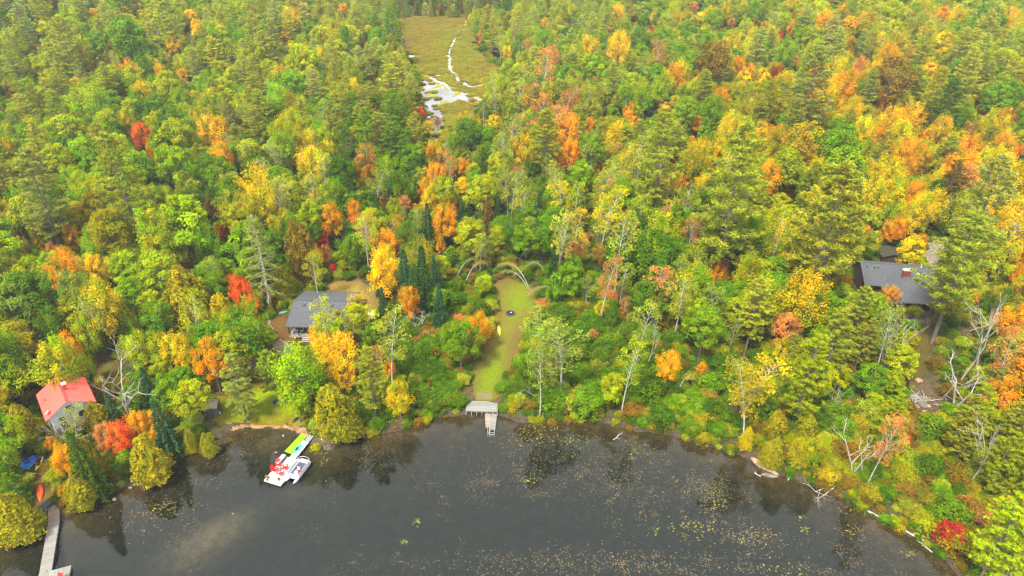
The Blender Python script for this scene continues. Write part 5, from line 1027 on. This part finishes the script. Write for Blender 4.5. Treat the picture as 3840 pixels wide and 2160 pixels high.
def pedalboat():
    p = place(112, 1735); e = empty('pedal_boat', p, .9, 'blue two-seat pedal boat left of the kayaks on the shore yard', 'pedal boat'); m = plas('pedal_blue', 10, 110, 220)
    MB().box((0, 0, .25), (2.2, 1.5, .4), taper=.85).build('hull', m, e, bevel=.1)
    for y in (-.36, .36): MB().box((-.2, y, .5), (.6, .5, .12)).build('seat', plas('navy_seat', 20, 50, 120), e, bevel=.04); MB().box((-.5, y, .72), (.12, .5, .5), 0, 0, -.2).build('backrest', m, e, bevel=.04)
    v = MB(); n = 9; [None for _ in ()]; P = [[(-1.1+2.2*i/8, -.9+1.8*j/8, .22+.2*sin(i*1.3)*cos(j*1.1)*(0 < i < 8)*(0 < j < 8)+.12*(1-((i-4)/4)**2)) for j in range(9)] for i in range(9)]
    v.add([q for r_ in P for q in r_], [(i*9+j, i*9+j+9, i*9+j+10, i*9+j+1) for i in range(8) for j in range(8)]); o = v.build('tarpaulin', plas('tarp_blue', 60, 125, 160), None, place(96, 1748)); tag(o, 'crumpled grey-blue tarpaulin on the ground left of the pedal boat', 'tarpaulin'); o.modifiers.new('t', 'SOLIDIFY').thickness = .04
pedalboat()
canoe('rowing_boat', 334, 1754, 360, 1784, .62, mat('chalk_hull', alb(225, 220, 205, .75), .6, alb(190, 185, 170, .75), 3), 'narrow white upturned rowing boat among the shore trees', 'rowing boat')

def chair(m, name='garden_chair'):
    e = empty(name, (0, 0, 0)); 
    MB().box((0, .02, .36), (.56, .56, .05), 0, -.12).build('seat', m, e)
    b = MB(); [b.box(((i-2)*.115, .40+.01*abs(i-2), .72-.03*abs(i-2)), (.1, .035, .82-.07*abs(i-2)), 0, -.38, .0) for i in range(5)]; b.build('backrest', m, e)
    for s in (-1, 1):
        MB().box((s*.34, .0, .56), (.13, .72, .04)).build('armrest', m, e); MB().box((s*.31, -.26, .28), (.06, .1, .56)).build('leg', m, e); MB().box((s*.31, .3, .28), (.06, .1, .54)).build('leg', m, e)
    return e
M_RED = plas('red_plastic', 250, 35, 30, .8); M_PINK = plas('crimson_plastic', 235, 45, 85, .8)
ch0 = chair(M_RED); first = True
for px, py, rz, m, lab in ((1046, 1748, .25, M_RED, 'red garden chair nearest the white box on the swim raft'), (1032, 1769, 1.15, M_RED, 'red garden chair at the outer left edge of the swim raft'), (1070, 1760, -1.35, M_RED, 'red garden chair nearest the pontoon boat on the swim raft'), (1055, 1781, 2.6, M_PINK, 'crimson garden chair nearest the lower flower pot on the raft')):
    if m is M_PINK: e = chair(m)
    elif first: e = ch0; first = False
    else: e = copy_tree(ch0)
    e.location = onraft(px, py); e.rotation_euler = (0, 0, rz); tag(e, lab, 'chair', 'garden chairs on the swim raft')
e = empty('side_table', onraft(1050, 1762), .2, 'small dark grey square table between the red chairs', 'table'); MB().box((0, 0, .45), (.5, .5, .05)).build('tabletop', mat('table_grey', alb(105, 115, 120), .5), e, bevel=.02); MB().box((0, 0, .5), (.34, .26, .05)).build('tray', mat('tray_grey', alb(175, 185, 188, .7), .4), e)
for x in (-.2, .2):
    for y in (-.2, .2): MB().box((x, y, .21), (.05, .05, .43)).build('leg', mat('table_leg', (.05, .055, .06), .5), e)
e = copy_tree(ch0); e.location = tuple(onraft(229, 2182, .5)); e.rotation_euler = (0, 0, .2); tag(e, 'red garden chair on the dock end at the bottom left corner', 'chair', 'garden chairs on the swim raft'); e['group'] = 'red garden chairs on the docks'
e = empty('deck_box', onraft(1058, 1728), RA, 'long grey storage box on the upper left edge of the swim raft', 'box'); MB().box((0, 0, .3), (1.35, .62, .55)).build('body', mat('deckbox_dark', alb(95, 98, 108), .6), e, bevel=.02); MB().box((0, 0, .62), (1.42, .68, .09)).build('lid', mat('deckbox_lid', alb(175, 178, 182, .68), .6), e, bevel=.03)
e = empty('cooler', onraft(1044, 1740), RA, 'white cooler between the grey box and the red chairs', 'cooler'); MB().box((0, 0, .2), (.5, .55, .38)).build('body', M_WHITE, e, bevel=.03); MB().box((0, 0, .43), (.54, .58, .08)).build('lid', M_WHITE, e, bevel=.03)
def pot(px, py, s, fl, label):
    e = empty('flower_pot', onraft(px, py), 0, label, 'flower pot', 'flower pots on the swim raft'); MB().lathe((0, 0, 0), [(.13*s, 0), (.17*s, .22*s), (.19*s, .24*s), (.15*s, .23*s)], 12).build('pot', mat('terracotta', alb(190, 150, 100, .7), .8), e)
    r = np.random.default_rng(int(px)); n = 90; d = unit(r.normal(size=(n, 3))+[0, 0, .5]); P = d*.24*s*(.4+.6*r.random((n, 1)))+np.array([0, 0, .38*s]); V, F, T = pack([cards(P, d, .06*s, .7, r)], [np.where((r.random(n) < .6)[:, None], np.array(alb(*fl)), np.array(alb(95, 120, 50)))]); obj('flowers', np_mesh('flowers', V, F, M_FLAT, T), e)
pot(1000, 1791, .9, (200, 150, 140), 'pale pink flower pot on the outer left corner of the raft'); pot(1009, 1794, .8, (130, 140, 70), 'small green potted plant second from the outer left raft corner'); pot(1003, 1803, .9, (220, 190, 110), 'straw coloured flower pot at the lower left raft edge'); pot(1047, 1802, 1.05, (165, 60, 55), 'dark red flower pot near the lower right raft corner')
def pontoon():
    a = onraft(1092, 1797, .35); b_ = onraft(1146, 1727, .35); d = b_-a; L = math.hypot(d.x, d.y)+.1; e = empty('pontoon_boat', ((a.x+b_.x)/2, (a.y+b_.y)/2, 0), math.atan2(d.y, d.x), 'small grey and white pontoon boat moored along the swim raft', 'boat')
    alu = mat('aluminium', (.62, .63, .68), .35, (.5, .51, .56), 3, metal=.25); Wd = 1.85; navy = mat('boat_carpet', (.05, .058, .085), .9); wh = mat('boat_vinyl', (.7, .7, .71), .5)
    for s in (-1, 1): MB().tube([(-L/2-.55, s*.66, .34), (-L/2-.25, s*.66, .22), (-L/2+.2, s*.66, .14), (L/2-.1, s*.66, .14), (L/2, s*.66, .16)], [.02, .13, .22, .22, .18], 12).build('pontoon', alu, e, None, True)
    MB().box((.05, 0, .42), (L-.25, Wd, .08)).build('decking', alu, e); MB().box((.25, 0, .475), (L-1.3, Wd-.5, .03)).build('carpet', navy, e)
    for s in (-1, 1): MB().box((.2, s*(Wd/2-.04), .72), (L-.9, .05, .5)).build('side_panel', alu, e, bevel=.01)
    MB().box((L/2-.62, 0, .72), (.05, Wd-.1, .5)).build('end_panel', wh, e)
    r = MB(); [r.tube([(-L/2+.5, s*(Wd/2-.02), 1.02), (L/2-.5, s*(Wd/2-.02), 1.02)], .025, 6) for s in (-1, 1)]; r.tube([(L/2-.5, -Wd/2+.05, 1.0), (L/2-.1, -Wd/2+.15, 1.0), (L/2+.12, 0, 1.), (L/2-.1, Wd/2-.15, 1.0), (L/2-.5, Wd/2-.05, 1.0)], .025, 6); [r.tube([(x, s*(Wd/2-.05), .45), (x, s*(Wd/2-.02), 1.02)], .02, 5) for x in (-L/2+.5, 0, L/2-.5) for s in (-1, 1)]; r.build('railing', alu, e)
    MB().box((L/2-.3, 0, .6), (.4, Wd-.6, .3)).build('rear_bench', mat('bench_grey', (.3, .31, .34), .6), e, bevel=.04)
    m = MB().box((-.35, -.25, .7), (.45, .42, .14)); m.box((-.12, -.25, .92), (.1, .42, .42)); m.build('helm_seat', wh, e, bevel=.05); MB().box((-.95, -.3, .75), (.35, .5, .55)).build('console', wh, e, bevel=.04)
    w = MB(); w.add([(cos(t)*.17-.73, -.3+.0, 0) for t in ()], []); P = [(-.76+.0, -.3+.16*cos(t), 1.06+.16*sin(t)) for t in np.linspace(0, 2*pi, 13)]; w.tube(P, .018, 5); w.build('steering_wheel', M_BLACK, e)
    MB().box((-L/2+.35, .45, .6), (.45, .5, .3)).build('front_seat', mat('bench_grey2', (.33, .34, .37), .6), e, bevel=.04); MB().box((-L/2+.35, -.45, .6), (.45, .5, .3)).build('front_seat', mat('bench_grey3', (.55, .56, .58), .6), e, bevel=.04)
    m = MB().box((L/2+.2, 0, .75), (.3, .3, .5)); m.box((L/2+.25, 0, .25), (.16, .12, .7)); m.build('outboard_motor', M_BLACK, e, bevel=.05)
    f = MB().tube([(-L/2+.75, -.75, .5), (-L/2+.75, -.75, 1.9)], .018, 6).build('flagpole', wh, e); p = MB(); n = 6
    p.add([(-L/2+.75+.55*i/n*.5, -.77-.5*i/n*.9-.05*sin(i*1.6), z-.35*i/n) for i in range(n+1) for z in (1.88, 1.5)], [(2*i, 2*i+1, 2*i+3, 2*i+2) for i in range(n)]); q = p.build('flag', plas('flag_red', 200, 40, 70), f); q.modifiers.new('t', 'SOLIDIFY').thickness = .01
pontoon()

# ------------------------------------------------------------ fire rings, stones, logs, fallen and bent trees
def firering(px, py, r_, label, stone, full=.0):
    e = empty('fire_ring', place(px, py), 0, label, 'fire ring'); m = MB(); rr = np.random.default_rng(int(px)); n = 12
    for i in range(n): a = 2*pi*i/n; m.box((r_*cos(a), r_*sin(a), .14), (.34*r_+.1, .26, .24+.08*rr.random()), a+pi/2, rr.normal()*.1)
    m.build('stones', stone, e, bevel=.05); MB().lathe((0, 0, .06), [(r_*.9, 0), (r_*.85, .04)], 14).build('ash', mat('ash', (.02, .02, .022), .95, (.08, .08, .08), 5), e)
    return e
e = firering(1914, 1177, .85, 'stone fire ring with a black grill in the grass clearing', mat('ring_stone', alb(130, 110, 100), .9, alb(80, 70, 65), 4))
m = MB().lathe((0, 0, .1), [(.55, 0), (.6, .3), (.56, .3), (.5, .05)], 16); m.build('fire_bowl', M_BLACK, e); MB().lathe((.12, 0, .2), [(.1, 0), (.2, .12), (.14, .2), (.03, .22)], 10).build('kettle', mat('kettle_grey', (.4, .42, .46), .4), e)
firering(1042, 1510, .8, 'grey stone fire ring on the beach lawn', mat('ring_grey', alb(140, 130, 120), .9, alb(100, 92, 85), 4))
def rock(px, py, d, m, label, seed, rz=0., name='boulder', dz=0.):
    r = np.random.default_rng(seed); n = 14; k = 9; v = []; f = []; ph = r.random((4, 3))*6
    for i in range(k+1):
        for j in range(n):
            a = pi*i/k; b_ = 2*pi*j/n; u = np.array([sin(a)*cos(b_), sin(a)*sin(b_), cos(a)]); s = 1+.14*sin(3*u[0]+ph[0, 0])+.1*sin(5*u[1]+ph[1, 0])+.08*sin(6*u[2]+4*u[0]+ph[2, 0]); v.append((u[0]*s*d[0]/2, u[1]*s*d[1]/2, u[2]*s*d[2]/2))
    for i in range(k):
        for j in range(n): f.append((i*n+j, (i+1)*n+j, (i+1)*n+(j+1) % n, i*n+(j+1) % n))
    p = place(px, py)+Vector((0, 0, d[2]*.2+dz)); o = MB().add(v, f).build(name, m, None, p, True); o.rotation_euler = (0, 0, rz); return tag(o, label, 'boulder')
M_ROCK = mat('tan_rock', alb(205, 170, 135, .6), .9, alb(140, 115, 95, .6), 2, .6); M_ROCKG = mat('grey_rock', alb(150, 140, 120, .55), .9, alb(100, 95, 80, .55), 2, .6)
rock(3446, 1429, (1.3, 1., .7), M_ROCK, 'pale tan boulder on the bare soil above the driftwood pile', 1)
rock(3458, 1521, (1.7, 1.4, .9), M_ROCKG, 'large rounded grey boulder at the foot of the driftwood pile', 2); rock(3437, 1528, (.9, .6, .5), M_ROCK, 'small pinkish stone left of the large grey boulder', 3); rock(3479, 1524, (.8, .7, .5), M_ROCK, 'small pinkish stone right of the large grey boulder', 4); rock(3464, 1543, (.7, .5, .4), M_ROCK, 'lowest small stone below the large grey boulder', 5)
rock(2868, 1752, (4.2, 1.5, .9), mat('ledge_rock', alb(190, 160, 130, .6), .85, alb(110, 95, 80, .6), 1.5, .6), 'long tan rock ledge at the waterline below the golden cedars', 6, -.85, dz=.0)
rock(2890, 1782, (2.2, .9, .5), M_ROCKG, 'low flat rock at the water beside the long tan ledge', 7, -.2)
for i, (x, y, s, w_) in enumerate(((1063, 1634, .5, 'white stone in the shallows before the lime green mat'), (1035, 1697, .35, 'tiny pale stone under water left of the walkway'), (873, 1927, .3, 'tiny white stone near the underwater sand bar'), (490, 1829, .6, 'brown stone at the left waterline below the round cedar'), (430, 1873, .7, 'brown stone in the left shallows'), (540, 1800, .5, 'grey stone on the left muddy shore'))):
    x_, y_ = un(x, y, 0); o = rock(x, y, (s, s*.7, s*.6), M_ROCK if i < 3 else M_ROCKG, w_, 20+i); o.location = (float(x_), float(y_), .03)
def log(A, B, r0, r1, label, m=M_PALE, name='log', dz=.1, water=True):
    a = onraft(*A, dz) if water else place(*A)+Vector((0, 0, dz)); b_ = onraft(*B, dz) if water else place(*B)+Vector((0, 0, dz)); rr = np.random.default_rng(int(A[0])); P = [a.lerp(b_, t)+Vector((rr.normal()*.06, rr.normal()*.06, 0)) for t in np.linspace(0, 1, 9)]; mm = MB().tube([p-a for p in P], [r0+(r1-r0)*t for t in np.linspace(0, 1, 9)], 7)
    for k in range(4): p = P[2+k]-a; mm.tube([p, p+Vector((rr.normal()*.4, rr.normal()*.4, .2))], [.04, .015], 4)
    return tag(mm.build(name, m, None, a, True), label, name if name != 'log' else 'log')
log((3240, 1908), (3508, 2050), .13, .2, 'long pale log floating along the right bank'); log((3266, 1900), (3310, 1929), .07, .1, 'short log between the long log and the bank'); log((3440, 2025), (3500, 2075), .05, .07, 'thin stick crossing the far end of the long log')
log((2826, 1773), (2856, 1788), .05, .04, 'thin brown stick in the water before the rock ledge'); log((2956, 1800), (2976, 1772), .1, .07, 'leaning grey log between the golden cedars and the water'); log((2300, 1650), (2335, 1620), .07, .04, 'thin pale log sliding from the middle bank into the water')
log((3486, 1508), (3555, 1500), .06, .04, 'long bleached branch right of the large grey boulder', M_DEAD, 'branch', .3, False); log((3500, 1520), (3545, 1526), .07, .05, 'bleached log under the white branch pile', M_DEAD, 'log', .2, False)
def driftpile():
    r = np.random.default_rng(5); m = MB(); p = place(3437, 1500)
    for _ in range(46): a = Vector((r.normal()*.8, r.normal()*.6, .1+.5*r.random())); d = Vector((r.normal(), r.normal(), r.normal()*.15)).normalized()*(.5+.6*r.random()); m.tube([a-d, a+d], [.05, .03], 5)
    tag(m.build('driftwood_pile', M_DEAD, None, p), 'heap of bleached driftwood above the large grey boulder', 'wood pile')
driftpile()
def fallen(px, py, d, label, seed, L=5., z=.3, spread=.8):
    r = np.random.default_rng(seed); m = MB(); branchy(m, np.array([0, 0, 0.]), np.array(d, float), L, .09, r, 3, spread, -.08, 6); p = onraft(px, py, z); return tag(m.build('fallen_tree', M_DEAD, None, p), label, 'fallen tree')
fallen(3118, 1818, (-1, -.15, .02), 'bleached fallen tree spreading its branches over the water', 3, 3.0); fallen(3125, 1830, (-1, -.5, .0), 'second smaller fallen tree in the water just below the first', 8, 2.2)
fallen(2010, 1490, (-.2, .0, .2), 'small dead branch in the shrubs right of the weathered deck', 4, 1.6, 1.4); fallen(2195, 1490, (-1, .8, .1), 'thin fallen pole in the shrubs of the middle shore', 6, 4., 2., .4)
def arch(px, py, qx, qy, H, label, seed, n=1):
    a = place(px, py); b_ = place(qx, qy, H*.45)+Vector((0, 0, H*.45)); r = np.random.default_rng(seed); m = MB(); LV = []; LT = []
    for k in range(n):
        o = Vector((r.normal()*.3, r.normal()*.3, 0)); P = []
        for i in range(10):
            t = i/9; q = a.lerp(b_, t)+o*t; q.z = a.z+(b_.z-a.z)*t+H*.62*sin(pi*min(1, t*1.02))**.8*(1-.25*t); P.append(q-a)
        m.tube(P, [.055*(1-.8*i/9)+.01 for i in range(10)], 6)
        for i in range(4, 10):
            for _ in range(5): m.tube([P[i], P[i]+Vector((r.normal()*.5, r.normal()*.5, -.2-.5*r.random()))+(P[i]-P[i-1])*.8], [.02, .006], 3)
        for i in range(4, 10):
            nn = 46; d = unit(r.normal(size=(nn, 3))+[0, 0, -.2]); LV.append(cards(np.array(P[i])+d*np.array([.75, .6, .55])*(.3+.7*r.random((nn, 1))), r.normal(size=(nn, 3))+[0, 0, .5], .12, .6, r)); LT.append(tone(nn, r, 1., .16, .12))
    e = empty('bent_birch', a, 0, label, 'bent birch', 'birches bent over at the top of the clearing'); m.build('trunk', M_PALE, e); c = obj('crown', np_mesh('bent_crown', *pack(LV, LT)[:2], M_LEAF, pack(LV, LT)[2]), e); c['tree_col'] = [float(v) for v in alb(*((175, 160, 50) if seed % 2 else (140, 150, 50)), KL)]
    return e
arch(1985, 1085, 1872, 998, 5, 'longest pair of bent birches arching left over the top of the clearing', 1, 2); arch(1982, 1088, 1880, 1018, 3.6, 'lower bent birch beside the longest arching pair', 2); arch(2040, 1000, 1955, 945, 4.5, 'bent birch arching left, right of the clearing top', 3)
arch(2048, 1035, 1975, 1000, 4., 'short bent birch below the right hand arch', 4); arch(1738, 1085, 1832, 985, 5, 'pale bent birch pair left of the clearing arching right', 5, 2); arch(1706, 1060, 1790, 980, 4.5, 'thin bent birch left of the pale arching pair', 6); arch(2100, 1110, 1985, 1100, 3.6, 'low bent birch just right of the clearing', 7); arch(2060, 960, 2110, 950, 4, 'hooked bent birch furthest right of the arches', 8)
arch(2538, 1480, 2600, 1420, 3.5, 'white bent birch hooked right over the middle shore shrubs', 9)
def dead(px, py, h, var, label, rz=0., s=None, tilt=(0, 0)):
    mt, mc, H, R, zc = LIB['dead_tree'][var]; p = place(px, py); k = h/H; e = empty('dead_tree', p, rz, label, 'dead tree', PLUR['dead_tree']); e.rotation_euler = (tilt[0], tilt[1], rz); e.scale = (k*(s or 1),)*2+(k,); obj('trunk', mt, e)
dead(1612, 1120, 10, 0, 'pale branching dead tree left of the clearing top', 1.); dead(1545, 1215, 5, 3, 'low grey dead crown between the cottage and the clearing', 2.); dead(1310, 1330, 9, 2, 'white forked dead tree in front of the grey roofed cottage', .6, 1.2); dead(505, 1600, 12, 1, 'white forked dead tree rising out of the fiery shore maple', .3)
dead(3590, 1440, 17, 4, 'tallest white dead birch on the right bank', 0, .8, (0, .1)); dead(3660, 1400, 15, 0, 'white birch just right of the tallest one', 2., .8, (0, .08)); dead(3568, 1545, 11, 3, 'broken white tree with drooping limbs at the boulder pile', 1.); dead(3315, 1390, 11, 2, 'forked white birch before the slate roofed cabin', 2.2, .8, (0, .1))
dead(2420, 1400, 11, 4, 'pale many-stemmed trunk in the shrubby middle shore', 1.1, .8); dead(2102, 1430, 8, 2, 'grey three-stemmed tree right of the clearing', 0., 1.1); dead(2770, 1200, 8, 3, 'tangled bleached dead tree on the middle right slope', .4); dead(2345, 1470, 8, 4, 'slim pale stem above the middle shore', 2.6, .6); dead(3195, 1790, 9, 1, 'white double-stemmed birch leaning left by the right bank', .9, 1, (0, -.15)); dead(3290, 1740, 9, 4, 'single grey stem right of the leaning double birch', 2, .7)
dead(3625, 1830, 12, 4, 'pale straight trunk cluster left of the bright corner pine', .2, .6); dead(3655, 1835, 12, 0, 'leaning pale trunk right of the straight cluster', 1.2, .6, (0, .2)); dead(280, 1690, 7, 2, 'bleached dead tangle before the red-roofed cabin', 1.7)
dead(1295, 780, 9, 1, 'double grey dead stem above the cottage', .2); dead(860, 480, 9, 3, 'white dead tree among the far left pines', .2); dead(3270, 280, 13, 4, 'tall white dead trunk among the far right maples', .2, .5)

# ------------------------------------------------------------ the air between the camera and the far woods
hz = MB().box((0, 1340, 39.7), (6000, 3140, 86.4)); hm, nt, N, L_, pb = newmat('haze'); N.remove(pb); pv = N.new('ShaderNodeVolumePrincipled'); pv.inputs['Color'].default_value = (.86, .92, 1, 1); pv.inputs['Density'].default_value = .00013; pv.inputs['Anisotropy'].default_value = .2
L_.new(pv.outputs[0], N['Material Output'].inputs['Volume']); o = hz.build('haze', hm); tag(o, 'thin pale haze in the air over the woods', kind='stuff')
